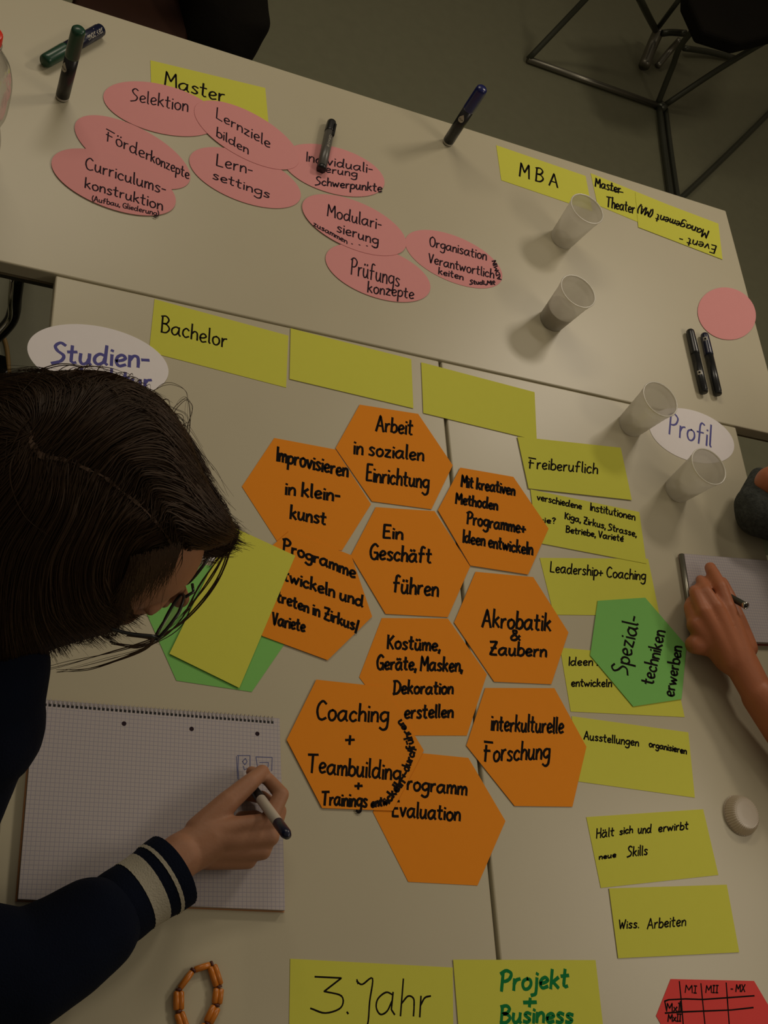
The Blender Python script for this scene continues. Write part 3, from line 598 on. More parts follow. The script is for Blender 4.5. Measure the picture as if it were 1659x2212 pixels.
# lettering runs from the middle towards the butt end
stx = [[Vector((p.x, -p.y, 0)) for p in q] for q in stx]
sd = 1 if ax.cross(ref).dot(Vector(RC[1])) < 0 else -1
ribbons('lettering', stx, .0025, M['label'], mk, lambda u, v: on_cyl(b1, ax, .0113, ref, .043-u, sd*(v-.0050)), nrm=lambda u, v: ref)
b1, b2 = at(694,366,.0085), at(717,262,.0085)
mk, ref = marker(b1, b2-b1, (b2-b1).length, .0085, .030, 'barrel', 'black', 'grey-barrelled marker with black clip cap lying over a pink oval', base_ring=False, clip=-.009)
ax = (b2-b1).normalized()
lathe('tail_plug', b1, [(0,-.0006),(.0083,-.0006),(.0087,.001),(.0087,.006),(.0084,.0065)], M['black'], mk, 24, ax)
stx = write('BOARD', .050, 0, .080, 0, .0035, True)
ribbons('lettering', [[Vector((p.x,-p.y,0)) for p in q] for q in stx], .0012, M['label'], mk, lambda u, v: on_cyl(b1, ax, .0088, ref, u, v+.001), nrm=lambda u, v: ref)
b1, b2 = at(1521,848,.008), at(1490,713,.008)
marker(b1, b2-b1, (b2-b1).length, .008, .055, 'black', 'black', 'left one of the two black markers lying beside the blank pink oval', square=(.040,0), base_ring=False)
b1, b2 = at(1551,852,.008), at(1521,721,.008)
marker(b1, b2-b1, (b2-b1).length, .008, .050, 'black', 'navy', 'right one of the two black markers, its white label at the far end', square=(.122,0), base_ring=False)

# ---------------------------------------------------------------- cups
def cup(u, v, label, drink=0):
    b = at(u, v); root = empty('plastic_cup', b); tag(root, label, 'cup', 'milky plastic cups')
    rb, rt, H = .0235, .0330, .086
    f = lambda z: rb + (rt-rb)*z/H
    prof = [(0,.004),(rb-.004,.004),(rb-.0015,0),(rb,.0008)] + [(f(z)+(.0002 if i%2 else 0), z) for i, z in enumerate(np.linspace(.004, H-.012, 14))] + [(f(H-.011)+.0008,H-.011),(f(H)+.0004,H)]
    lathe('cup_wall', b, prof, M['cup'], root, 48)
    V, Fc = loft([b + Vector((math.cos(t), math.sin(t), 0))*(rt+.0006) + UP*H for t in np.linspace(0, 2*PI, 49)], .0013, 8, False)
    mesh_obj('rim', V, Fc, M['cuprim'], root, True)
    if drink:
        hh = H*drink; lathe('drink', b, [(0,.005),(rb-.002,.005),(f(hh)-.0006,hh),(0,hh)], M['drink'], root, 40)
cup(1213,517,'milky plastic cup between the MBA card and the pink ovals, farthest cup')
cup(1191,693,'milky plastic cup with a grey drink in its lower half', .42)
cup(1361,919,'empty milky plastic cup left of the Profil oval')
cup(1461,1060,'empty milky plastic cup below the Profil oval, nearest the table edge')
# shallow fluted dish
b = at(1598,1762); root = empty('fluted_dish', b); tag(root, 'small white fluted dish lying upside down at lower right', 'dish')
prof = [(.0285,0),(.0280,.004),(.0260,.009),(.0235,.0135),(.0215,.0152),(.018,.0158),(.010,.0160),(0,.0160)]
V, Fc = [], []; sg = 88
for r, z in prof:
    for k in range(sg):
        q = r*(1 + (.055 if k % 2 else -.02)*(1 if r > .0205 else 0)); t = 2*PI*k/sg; V.append(b + Vector((math.cos(t)*q, math.sin(t)*q, z)))
for i in range(len(prof)-1):
    for k in range(sg): Fc.append((i*sg+k, i*sg+(k+1)%sg, (i+1)*sg+(k+1)%sg, (i+1)*sg+k))
M['dish'] = clear('white_dish', (.80,.72,.60), .03, .12, .3)
mesh_obj('fluted_wall', V, Fc, M['dish'], root)
V, Fc = loft([b + Vector((math.cos(t), math.sin(t), 0))*.0292 + UP*.001 for t in np.linspace(0, 2*PI, 49)], .001, 8, False)
mesh_obj('rim', V, Fc, M['dish'], root, True)

# ---------------------------------------------------------------- bottle with red cap
b = at(-62,330); root = empty('water_bottle', b); tag(root, 'clear plastic bottle with a red cap at the top left edge', 'bottle')
prof = [(0,.004),(.024,.003),(.033,.0),(.0365,.006),(.037,.03),(.034,.05),(.0315,.062),(.0335,.074),(.0375,.09),(.0385,.12),(.037,.145),(.031,.168),(.021,.186),(.0135,.198),(.0125,.206)]
sm = []
pv = spline([Vector((r,z,0)) for r,z in prof], 4)
lathe('bottle_body', b, [(p.x,p.y) for p in pv], M['pet'], root, 48)
lathe('neck_ring', b, [(.0125,.199),(.0165,.200),(.0165,.2025),(.0125,.2035)], M['pet'], root, 36)
V, Fc = [], []
sgc = 60; cp = [(0,.2045),(.0145,.2045),(.0150,.2055),(.0150,.2180),(.0138,.2205),(0,.2212)]
for r, z in cp:
    for k in range(sgc): t = 2*PI*k/sgc; q = r*(1.03 if (k % 2 and .01 < r and z < .219) else 1); V.append(b + Vector((math.cos(t)*q, math.sin(t)*q, z)))
for i in range(len(cp)-1):
    for k in range(sgc): Fc.append((i*sgc+k, i*sgc+(k+1)%sgc, (i+1)*sgc+(k+1)%sgc, (i+1)*sgc+k))
mesh_obj('screw_cap', V, Fc, M['redcap'], root, True)

# ---------------------------------------------------------------- beaded bracelet
bp = [(412,2099),(458,2082),(470,2108),(476,2136),(474,2172),(455,2208),(440,2240),(408,2245),(391,2222),(380,2186),(382,2142),(398,2108)]
bp = [(417,2096),(457,2083),(473,2132),(468,2172),(448,2212),(425,2252),(404,2240),(386,2185),(386,2138)]
c = at(428,2160); root = empty('beaded_bracelet', c); tag(root, 'orange bracelet of long tubular beads at the bottom left of the table', 'bracelet')
for i in range(len(bp)):
    a_, b_ = at(*bp[i], .005), at(*bp[(i+1)%len(bp)], .005); d = (b_-a_); e = d.normalized()*.0012
    for s in ((0,) if i in (0, 8) else (-1, 1)):
        off = Vector((e.y, -e.x, 0)).normalized()*.0026*s
        p = [a_+e+off, a_+e*2+off, (a_+b_)/2+off, b_-e*2+off, b_-e+off]
        tube('bead', p, [.0018,.0034,.0036,.0034,.0018], M['orangebead'], root, 12)
    tube('knot', [b_-e.normalized()*.0012-Vector((0,0,0)), b_+e.normalized()*.0012], .0036, M['joint'], root, 10)

# ---------------------------------------------------------------- far furniture
def rod(pts, r, m, root, nm='frame_tube', seg=10): return tube(nm, spline([at(*q) for q in pts], 6) if len(pts) > 2 else [at(*q) for q in pts], r, m, root, seg)
F = -TOP
root = empty('steel_chair', at(1420,230,F)); tag(root, 'tubular steel chair with a black seat standing at top right', 'chair'); sroot = root
S = M['steel_dark']
rod([(1140,128,F+.012),(1426,230,F+.012)], .011, M['steel'], root)
rod([(1141,128,F+.012),(1225,40,F+.16),(1320,-60,F+.34)], .010, S, root)
rod([(1420,226,F+.012),(1452,146,F+.14),(1478,88,F+.24),(1570,-10,F+.42)], .010, S, root)
rod([(1432,230,F+.012),(1560,145,F+.2),(1700,62,F+.4)], .010, S, root)
rod([(1424,232,F+.012),(1436,330,F+.012),(1462,520,F+.012)], .011, S, root)
rod([(1438,236,F+.012),(1450,330,F+.012),(1478,520,F+.012)], .0085, S, root)
rod([(1380,510,F+.012),(1482,418,F+.012),(1590,315,F+.012),(1700,205,F+.012)], .010, S, root)
tube('joint_socket', [at(1420,224,F+.012), at(1437,238,F+.012)], .018, S, root)
root = empty('folded_frame', at(1400,140,F)); tag(root, 'small dark metal folding frame standing behind the steel chair', 'stand')
rod([(1378,-10,F+.3),(1398,30,F+.2),(1416,64,F+.1)], .012, S, root)
rod([(1482,-20,F+.3),(1450,22,F+.22),(1420,62,F+.1)], .009, S, root)
rod([(1425,62,F+.10),(1408,100,F+.05),(1391,143,F+.022)], .020, M['steel'], root, 'foot')
rod([(1470,85,F+.10),(1445,112,F+.05),(1420,143,F+.014)], .012, M['steel'], root, 'foot')
rod([(1430,72,F+.10),(1450,70,F+.12),(1480,72,F+.16)], .012, S, root)
rod([(1478,104,F+.03),(1530,112,F+.02),(1585,125,F+.014)], .011, S, root)
# black seat of the steel chair
q = [at(1490,-80,F+.45), at(1488,-4,F+.45), at(1520,66,F+.45), at(1600,92,F+.45), at(1730,60,F+.45), at(1760,-60,F+.45)]
sc_ = prism('seat', q, .05, M['trousers'], sroot); bevel(sc_, .012, 3)

# brown chair with a dark coat behind the far table
ch = empty('wooden_chair', at(330,10,F)); tag(ch, 'dark brown wooden chair behind the far table at the top left', 'chair')
q = [at(150,60,F+.46), at(405,125,F+.46), at(412,-60,F+.46), at(190,-120,F+.46)]
o = prism('seat', q, .035, M['brownwood'], ch); bevel(o, .006)
cc = sum(q, Vector())/4
for p in q:
    g = p + (cc-p)*.1; tube('leg', [Vector((g.x,g.y,0)), Vector((g.x,g.y,.44))], .016, M['brownwood'], ch)
for i in range(4):
    a_, b_ = q[2] + (cc-q[2])*.06, q[3] + (cc-q[3])*.06
    pp = a_ + (b_-a_)*(i/3); tube('back_slat', [pp, pp + UP*.40], .012, M['brownwood'], ch, 8)
tube('top_rail', [q[2]+(cc-q[2])*.06 + UP*.40, q[3]+(cc-q[3])*.06 + UP*.40], .02, M['brownwood'], ch, 10)
def pillow(name, outline, c2, dist, depth, m, parent=None, back=None, rings=9):
    """solid rounded volume whose widest section is the given outline, seen at view distance dist"""
    n = len(outline); back = depth if back is None else back
    lev = [math.sin(PI/2*j/rings) for j in range(1, rings+1)]
    def ring(t, dd): return [atd(c2[0]+(q[0]-c2[0])*t, c2[1]+(q[1]-c2[1])*t, dist+dd) for q in outline]
    V = [atd(*c2, dist-depth)]; Fc = [(0, 1+i, 1+(i+1)%n) for i in range(n)]
    for t in lev: V += ring(t, -depth*math.sqrt(max(0, 1-t*t)))
    for t in lev[:-1][::-1]: V += ring(t, back*math.sqrt(max(0, 1-t*t)))
    V.append(atd(*c2, dist+back)); nl = 2*rings-1
    for j in range(nl-1):
        for i in range(n): Fc.append((1+j*n+i, 1+(j+1)*n+i, 1+(j+1)*n+(i+1)%n, 1+j*n+(i+1)%n))
    e = 1+(nl-1)*n; Fc += [(e+i, len(V)-1, e+(i+1)%n) for i in range(n)]
    return mesh_obj(name, V, Fc, m, parent, True)
def closed(pts, n=5):
    P = [Vector((*p, 0)) if len(p) == 2 else Vector(p) for p in pts]; N = len(P); out = []
    for i in range(N):
        a, b, c, d = P[i-1], P[i], P[(i+1)%N], P[(i+2)%N]
        for k in range(n):
            t = k/n; q = .5*((2*b)+(c-a)*t+(2*a-5*b+4*c-d)*t*t+(3*b-a-3*c+d)*t**3); out.append((q.x, q.y))
    return out
o = pillow('draped_coat', closed([(385,-120),(560,-110),(574,-40),(580,20),(583,58),(566,92),(545,130),(500,190),(440,190),(400,120),(392,40)], 4), (490,40), 2.36, .08, M['trousers'], None, .08)
tag(o, 'dark coat hanging beside the brown chair behind the far table', 'coat')

# left edge: chair frame and cable
root = empty('chrome_chair', at(10,700,F)); tag(root, 'chrome-legged chair frame in the gap at the left edge', 'chair')
rod([(38,600,F+.30),(33,640,F+.26),(30,672,F+.22),(18,700,F+.20),(-20,735,F+.18),(-80,760,F+.18)], .013, M['black'], root)
rod([(26,600,F+.31),(22,650,F+.27),(20,690,F+.22),(-10,728,F+.19)], .0045, M['chrome'], root)
rod([(38,600,F+.30),(44,560,F+.2),(60,520,F+.012)], .013, M['black'], root)
sp_ = [at(-20,760,F+.19), at(12,770,F+.19), at(16,800,F+.17), at(14,860,F+.17), at(-60,870,F+.17), at(-80,780,F+.19)]
o = prism('seat', sp_, .03, M['black'], root)
for p in (sp_[0], sp_[3], sp_[4]): tube('leg', [Vector((p.x,p.y,0)), p - UP*.02], .011, M['chrome'], root)
o = tube('power_cable', spline([at(-10,690,F+.006), at(8,728,F+.006), at(16,760,F+.006), at(20,810,F+.006), at(25,880,F+.006)], 8), .0045, M['cablemat'], None, 8)
tag(o, 'thin tan cable on the floor at the left edge', 'cable')

# ================================================================ the writer on the left
per = empty('person', at(-420,1750,F)); tag(per, 'dark-haired person in navy sweater bending over the notepad, drawing with a white pen', 'person')
EX, EY, EZ = (Vector(r) for r in RC)
def cv(x, y, z): return EX*x + EY*y + EZ*z
ZH = 1.03; HC = atd(222,1135,ZH)
f_ = cv(.76,.57,.31).normalized(); u_ = cv(.35,-.45,-.80); u_ = (u_ - f_*u_.dot(f_)).normalized(); r_ = f_.cross(u_).normalized()
r_ = cv(*( (lambda a,b:(a[1]*b[2]-a[2]*b[1], a[2]*b[0]-a[0]*b[2], a[0]*b[1]-a[1]*b[0]))((f_.dot(EX),f_.dot(EY),f_.dot(EZ)),(u_.dot(EX),u_.dot(EY),u_.dot(EZ))) ))
def hd(f, u, r): return HC + f_*f/100 + u_*u/100 + r_*r/100
ells = [(hd(0,1.2,0), (f_,u_,r_), (.094,.086,.075)), (hd(3.2,-2.5,0), (f_,u_,r_), (.062,.072,.064)),
        (hd(7.9,-.3,0), (f_,u_,r_), (.012,.010,.050)), (hd(4.6,-7.6,0), (f_,u_,r_), (.042,.036,.044)),
        (hd(7.6,-9.3,0), (f_,u_,r_), (.016,.014,.019)), (hd(8.6,-6.2,0), (f_,u_,r_), (.011,.008,.024)),
        (hd(5.6,-3.6,4.2), (f_,u_,r_), (.022,.022,.018)), (hd(5.6,-3.6,-4.2), (f_,u_,r_), (.022,.022,.018)),
        (hd(-.5,-1.8,7.3), (f_,u_,r_), (.018,.030,.008)), (hd(-.5,-1.8,-7.3), (f_,u_,r_), (.018,.030,.008))]
NK = hd(-3.5,-8,0); 
SH_L = at(-560,1120,.30); SH_R = at(-75,1560,.235); CH = at(-330,1420,.24)
EL_R = at(-190,2075,.070); WR = at(425,1828,.033)
PEL = Vector((at(-760,1800).x, at(-760,1800).y, .545))
def H(u, v, h): return at(u, v, (h+.5)/100)
hand = [
 (H(392,1848,3.6), .0255, H(455,1812,4.0), .0250, UP, .78),
 (H(455,1800,4.2), .0165, H(578,1778,4.9), .0112),   # index metacarpal
 (H(455,1818,4.2), .0165, H(583,1808,4.6), .0112),
 (H(452,1835,3.6), .0160, H(566,1838,3.8), .0108),
 (H(448,1850,3.0), .0150, H(535,1858,2.7), .0105),
 (H(430,1795,3.6), .0170, H(492,1733,4.3), .0135),   # thumb metacarpal
 (H(492,1733,4.3), .0132, H(541,1690,4.2), .0108),
 (H(541,1690,4.2), .0106, H(566,1668,3.4), .0092),
 (H(578,1778,4.9), .0108, H(608,1716,5.0), .0092),   # index
 (H(608,1716,5.0), .0090, H(580,1684,3.3), .0080),
 (H(580,1684,3.3), .0079, H(543,1667,1.7), .0070),
 (H(583,1808,4.6), .0106, H(603,1752,3.0), .0092),   # middle
 (H(603,1752,3.0), .0090, H(566,1722,1.8), .0080),
 (H(566,1722,1.8), .0080, H(530,1716,1.2), .0072),
 (H(566,1838,3.8), .0104, H(590,1790,1.9), .0090),   # ring
 (H(590,1790,1.9), .0088, H(552,1764,1.2), .0078),
 (H(552,1764,1.2), .0078, H(520,1765,1.1), .0070),
 (H(535,1858,2.7), .0100, H(562,1822,1.4), .0082),   # little
 (H(562,1822,1.4), .0080, H(528,1800,1.1), .0070),
]
arm = [(SH_R, .045, EL_R, .038), (EL_R, .038, at(42,2100,.062), .036), (at(42,2100,.062), .036, at(200,2003,.054), .032), (at(200,2003,.054), .032, at(300,1930,.043), .028), (at(300,1930,.043), .028, H(392,1848,3.6), .0255), (NK, .055, hd(-2,-3,0), .058), (NK, .055, CH, .07), (CH, .09, SH_R, .05)]
blob('body', hand + arm, M['skin'], per, .0021, 6, ells)
# thumb nail
tn = H(563,1668,3.5) - EZ*.0089; d1 = (H(566,1668,3.4)-H(541,1690,4.2)).normalized(); d2 = d1.cross(EZ).normalized()
nv = [tn + EZ*.0003] + [tn + d1*math.cos(t)*.0062 + d2*math.sin(t)*.0047 + EZ*.0012 for t in np.linspace(0, 2*PI, 16, endpoint=False)]
mesh_obj('thumbnail', nv, [(0, 1+i, 1+(i+1)%16) for i in range(16)], M['nail'], per, True)
# nose as its own tapered form joined to the face surface
blob('nose', [(hd(8.6,-.6,0), .006, hd(10.6,-3.6,0), .0095), (hd(9.4,-3.9,1.1), .0065, hd(9.4,-3.9,-1.1), .0065)], M['skin'], per, .0016, 4)
for s in (-1, 1):
    e = hd(7.6,-1.1,3.1*s); V, Fc = loft([e - f_*.011, e - f_*.007, e, e + f_*.007, e + f_*.0112], [.003,.009,.0118,.009,.002], 16); mesh_obj('eye', V, Fc, M['label'], per, True)
# spectacles
gl = empty('spectacles', hd(9,-1,0)); gl.parent = per; gl.matrix_parent_inverse = per.matrix_world.inverted()
for s in (-1, 1):
    c = hd(10.2,-1.4,3.3*s); ring = [c + r_*math.cos(t)*.026 + u_*math.sin(t)*.017 - f_*abs(math.cos(t))*.002 for t in np.linspace(0, 2*PI, 33)]
    tube('lens_rim', ring, .0016, M['black'], gl, 8, False)
    mesh_obj('lens', ring[:-1], [tuple(range(32))], M['lens'], gl)
    tube('temple', spline([hd(10,-1.0,5.8*s), hd(6,-1.0,7.6*s), hd(0,-.8,8.2*s)], 5), (.0016,), M['black'], gl, 6) if False else tube('temple', spline([hd(10,-1.0,5.8*s), hd(6,-1.0,7.6*s), hd(0,-.8,8.2*s)], 5), .0018, M['black'], gl, 6)
tube('bridge', [hd(10.4,-1.2,-.8), hd(10.8,-.9,0), hd(10.4,-1.2,.8)], .0016, M['black'], gl, 6)

# ---- hair: a solid cap with strands combed away from the parting
OUT = [(-150,930),(-90,862),(0,822),(80,806),(150,799),(230,802),(290,824),(345,856),(383,900),(408,945),(430,1000),(452,1050),(480,1095),(503,1125),(509,1150),(498,1168),(470,1180),(430,1190),(400,1202),(360,1222),(325,1250),(300,1290),(275,1335),(240,1365),(190,1380),(130,1398),(60,1425),(0,1455),(-90,1480),(-160,1400),(-200,1250),(-190,1080)]
HCEN = (170,1110); HD = .105; ZR = 1.035
outc = closed(OUT, 3)
hc = pillow('hair', outc, HCEN, ZR, HD, M['hairbase'], per, .045, 12)
th_out = np.array([math.atan2(y-HCEN[1], x-HCEN[0]) for x, y in outc]); r_out = np.array([math.hypot(x-HCEN[0], y-HCEN[1]) for x, y in outc])
o_ = np.argsort(th_out); th_out, r_out = th_out[o_], r_out[o_]
def hair_pt(u, v, lift=0.0):
    a = math.atan2(v-HCEN[1], u-HCEN[0]); r = math.hypot(u-HCEN[0], v-HCEN[1]); R = float(np.interp(a, th_out, r_out, period=2*PI)); t = r/R
    if t < 1: d = ZR - HD*math.sqrt(max(0, 1-t*t)) - lift
    else: d = ZR + (t-1)*.10 - lift*.3
    return atd(u, v, d)
def inside(u, v):
    a = math.atan2(v-HCEN[1], u-HCEN[0]); return math.hypot(u-HCEN[0], v-HCEN[1]) < float(np.interp(a, th_out, r_out, period=2*PI))*1.005
PART = [(72,930),(66,950),(76,968),(90,984),(120,990),(150,996),(185,1012),(225,1030),(262,1060),(300,1090),(332,1122),(360,1158),(380,1195),(398,1212)]
def samp(poly, t):
    x = t*(len(poly)-1); i = min(int(x), len(poly)-2); f = x-i
    return poly[i][0]*(1-f)+poly[i+1][0]*f, poly[i][1]*(1-f)+poly[i+1][1]*f
far = [ # (position along parting, screen path away from it)
 (0.00, [(40,880),(-30,850),(-110,880),(-180,960)]), (0.06, [(80,880),(60,835),(-20,830),(-120,870)]), (.14, [(130,905),(150,840),(110,812),(40,815)]),
 (.24, [(170,900),(235,845),(290,842),(350,880)]), (.34, [(200,930),(290,868),(370,915),(425,1000)]), (.45, [(240,950),(330,915),(405,985),(455,1065)]),
 (.56, [(275,985),(365,985),(432,1055),(485,1115)]), (.67, [(320,1030),(400,1050),(455,1105),(503,1145)]), (.78, [(350,1080),(415,1105),(465,1140),(506,1158)]),
 (.88, [(378,1125),(425,1145),(468,1162),(502,1172)]), (1.0, [(408,1190),(435,1192),(470,1190),(495,1180)])]
near = [
 (0.00, [(20,960),(-60,1020),(-120,1120),(-170,1260)]), (.10, [(30,1040),(-40,1140),(-90,1270),(-90,1410)]), (.22, [(70,1080),(0,1190),(-20,1320),(-30,1450)]),
 (.34, [(120,1090),(60,1210),(40,1330),(60,1425)]), (.46, [(160,1110),(110,1220),(110,1330),(160,1395)]), (.58, [(205,1130),(165,1230),(180,1320),(240,1372)]),
 (.70, [(250,1150),(220,1235),(235,1300),(285,1335)]), (.82, [(300,1180),(270,1240),(275,1285),(305,1290)]), (.92, [(345,1200),(310,1235),(300,1265),(310,1275)])]
def guide(G_, t):
    for i in range(len(G_)-1):
        if t <= G_[i+1][0]: break
    a, b = G_[i], G_[i+1]; k = (t-a[0])/(b[0]-a[0])
    return [(p[0]*(1-k)+q[0]*k, p[1]*(1-k)+q[1]*k) for p, q in zip(a[1], b[1])]
VV, FF = [], []
def strand(path, r0, r1=.3):
    n = len(path); b = len(VV)
    if n < 3: return
    for i, p in enumerate(path):
        d = (path[min(i+1,n-1)] - path[max(i-1,0)]); d = d.normalized() if d.length > 1e-9 else Vector((1,0,0))
        x = d.cross(EZ); x = x.normalized() if x.length > 1e-6 else EX; y = d.cross(x)
        k = i/(n-1); r = r0*(.7+.6*math.sin(PI*min(1,k*1.2+.15)))*(1-(1-r1)*max(0,k-.6)/.4)
        for t in (0, 2.094, 4.189): VV.append(p + (x*math.cos(t) + y*math.sin(t))*r)
    for i in range(n-1):
        for k in range(3): FF.append((b+i*3+k, b+i*3+(k+1)%3, b+(i+1)*3+(k+1)%3, b+(i+1)*3+k))
rn = random.Random(3)
NST = 2600
for side, GG in ((1, far), (-1, near)):
    for i in range(NST):
        t = rn.random(); g = guide(GG, min(t, GG[-1][0])) if True else None
        if side < 0: t = min(t, .92)
        root_ = samp(PART, t); lock = math.sin(t*38 + side)*7 + math.sin(t*91)*4
        jx, jy = rn.gauss(0, 9) + lock, rn.gauss(0, 9) + lock*.6; lift = abs(rn.gauss(0, .0035))
        off = side*2.5
        pts = [Vector((root_[0]+off*.9, root_[1]-off, 0))]
        k0 = rn.uniform(.0, .55) if rn.random() < .5 else 0
        for q, (a, b_) in enumerate(g):
            w = (q+1)/4; pts.append(Vector((a + jx*w + rn.gauss(0,2.5), b_ + jy*w + rn.gauss(0,2.5), 0)))
        sp = spline(pts, 6)
        sp = sp[int(len(sp)*k0):]
        path = [hair_pt(p.x, p.y, .0012 + lift*(.25+.75*min(1, j/6))) for j, p in enumerate(sp)]
        strand(path, rn.uniform(.00035, .0008))
# strands fanning out of the crown towards the back of the head
for i in range(1100):
    a = rn.uniform(math.radians(120), math.radians(285)); L1 = rn.uniform(200, 300)
    curl = rn.gauss(0, .10); lock = math.sin(a*17)*.06
    r0 = rn.uniform(4, 60) if rn.random() < .5 else rn.uniform(4, 160)
    pts = [Vector((72 + math.cos(a+(curl+lock)*k)*(r0 + (L1-r0)*k/5) + rn.gauss(0,2), 948 + math.sin(a+(curl+lock)*k)*(r0 + (L1-r0)*k/5)*.9 + rn.gauss(0,2), 0)) for k in range(6)]
    lift = abs(rn.gauss(0, .003)); strand([hair_pt(p.x, p.y, .0012+lift*min(1, j/6)) for j, p in enumerate(spline(pts, 4)) if inside(p.x, p.y)], rn.uniform(.00035, .0008))
# loose waves lying over the combed hair, and frizz along the outline
for i in range(260):
    side = rn.random() < .5; GG = far if side else near; t = rn.uniform(.1, .92); g = guide(GG, t); off = rn.gauss(0, 26); ph = rn.uniform(0, 6)
    pts = [Vector((q[0] + off + 9*math.sin(ph+k*1.9), q[1] + off*.5 + 9*math.cos(ph+k*1.7), 0)) for k, q in enumerate([samp(PART, t)] + list(g))]
    lf = rn.uniform(.003, .009); strand([hair_pt(p.x, p.y, lf) for p in spline(pts, 6)], rn.uniform(.0003, .0006))
for i in range(150):
    k = rn.randrange(len(outc)); x, y = outc[k]; x2, y2 = outc[(k+1+rn.randrange(4)) % len(outc)]
    nx, ny = (x-HCEN[0]), (y-HCEN[1]); nl = math.hypot(nx, ny); o1 = rn.uniform(2, 14)
    m1 = ((x+x2)/2 + nx/nl*o1, (y+y2)/2 + ny/nl*o1)
    strand([hair_pt(p.x, p.y, .001) for p in spline([Vector((x-nx*.04, y-ny*.04, 0)), Vector((*m1, 0)), Vector((x2-nx*.02, y2-ny*.02, 0))], 6)], rn.uniform(.0002, .0004))
def brow_pt(u, v):
    q = atd(u, v, 1.03); rho = (q - HC).length; return atd(u, v, 1.03 - math.sqrt(max(0, .094**2 - rho**2)) - .007)
for i in range(420):   # thin hair hanging over the forehead and temple
    t = rn.random()**1.5*.9; x0 = 282 + 125*t; y0 = 1222 - 38*t + rn.uniform(-22, 4); k = rn.uniform(.55, 1.15)*(1.2-1.1*t*rn.random())
    strand([brow_pt(p.x, p.y) for p in spline([Vector((x0, y0, 0)), Vector((x0-rn.uniform(0,20)*k, y0+42*k, 0)), Vector((x0-rn.uniform(12,50)*k, y0+rn.uniform(75,118)*k, 0))], 5)], rn.uniform(.0002, .0005))
# stray hairs
wild = [([(505,1165),(470,1250),(405,1335),(340,1378),(250,1405),(130,1440),(0,1468)], .0012), ([(498,1175),(455,1250),(392,1330),(330,1382)], .0009),
 ([(480,1190),(430,1268),(385,1345),(318,1395),(230,1425),(120,1455)], .0009), ([(275,1370),(330,1380),(300,1405),(200,1440),(120,1452)], .0015), ([(240,1385),(290,1398),(330,1388),(366,1362)], .0011),
 ([(330,870),(365,905),(398,945),(408,920),(412,880),(402,860),(388,870),(372,905)], .0006), ([(320,865),(345,880),(380,890),(400,915),(404,945)], .0005), ([(325,850),(350,832),(378,828),(402,848),(408,890),(404,935)], .0004),
 ([(345,862),(375,880),(404,900),(412,925),(405,950)], .0004), ([(365,920),(375,890),(392,866),(405,862),(411,890),(409,930)], .0005), ([(440,1010),(452,1020),(458,1024)], .0008), ([(485,1092),(492,1100),(498,1112)], .0007),
 ([(40,818),(120,792),(180,793),(240,806)], .0006), ([(150,800),(190,790),(250,802),(300,828)], .0006), ([(510,1130),(512,1160),(495,1195),(470,1215)], .0006), ([(506,1140),(510,1165),(480,1205),(450,1228)], .0006)]
for pl, r in wild:
    for q in range(3 if r > .0008 else 2):
        sp = spline([Vector((x+rn.gauss(0,3), y+rn.gauss(0,3), 0)) for x, y in pl], 6)
        strand([hair_pt(p.x, p.y, .003) for p in sp], r*rn.uniform(.5,.8))
for q in range(70):   # fringe falling over the brow
    x0 = rn.uniform(430,508); sp = spline([Vector((x0,1168+rn.uniform(-12,6),0)), Vector((x0-rn.uniform(8,22),1195,0)), Vector((x0-rn.uniform(25,55),1218+rn.uniform(-8,12),0))], 5)
    strand([hair_pt(p.x, p.y, .002) for p in sp], rn.uniform(.0003,.0006))
hs = mesh_obj('hair_strands', VV, FF, M['hair'], per, True); hs['kind'] = 'stuff'
# parting: a thin line of scalp
pp = spline([Vector((*p,0)) for p in PART], 5); V, Fc = [], []
for i, p in enumerate(pp):
    d = pp[min(i+1,len(pp)-1)] - pp[max(i-1,0)]; d = d.normalized(); n = Vector((-d.y, d.x, 0)); wv = 2.6 + 1.3*math.sin(i*.9) + 1.2*math.sin(i*2.3) + (4.5*math.exp(-((i-12)/9)**2)) 
    if i > len(pp)-6: wv *= .6
    for s in (-1, 1): V.append(hair_pt(p.x+n.x*s*wv, p.y+n.y*s*wv, .0042))
for i in range(len(pp)-1): Fc.append((2*i,2*i+1,2*i+3,2*i+2))
mesh_obj('parting', V, Fc, M['scalp'], per, True)

# ---- sweater
SA = [(EL_R, .067), (at(-60,2088,.066), .064), (at(42,2100,.062), .0605), (at(137,2046,.058), .056), (at(196,2004,.054), .0525), (at(222,1988,.050), .044), (at(250,1968,.046), .034)]
sleeve_caps = [(SA[i][0], SA[i][1]*.97, SA[i+1][0], SA[i+1][1]*.97) for i in range(len(SA)-1)]
tors = [(SH_R, .064, at(-160,1790,.15), .062), (at(-160,1790,.15), .062, EL_R, .066), (SH_R, .072, CH, .10), (CH, .11, SH_L, .075), (CH, .12, at(-520,1500,.10), .13),
        (at(-520,1500,.10), .13, PEL, .15), (at(-10,1440,.26), .050, at(-60,1560,.24), .062), (NK - u_*.02, .066, CH, .10), (SH_L, .07, at(-800,1500,.05), .055)]
sw = blob('sweater', sleeve_caps + tors, M['sweater'], per, .0042, 4)
cuffax = [at(232,1980,.047), at(280,1944,.044), at(328,1912,.043), at(374,1880,.042), at(379,1877,.041)]
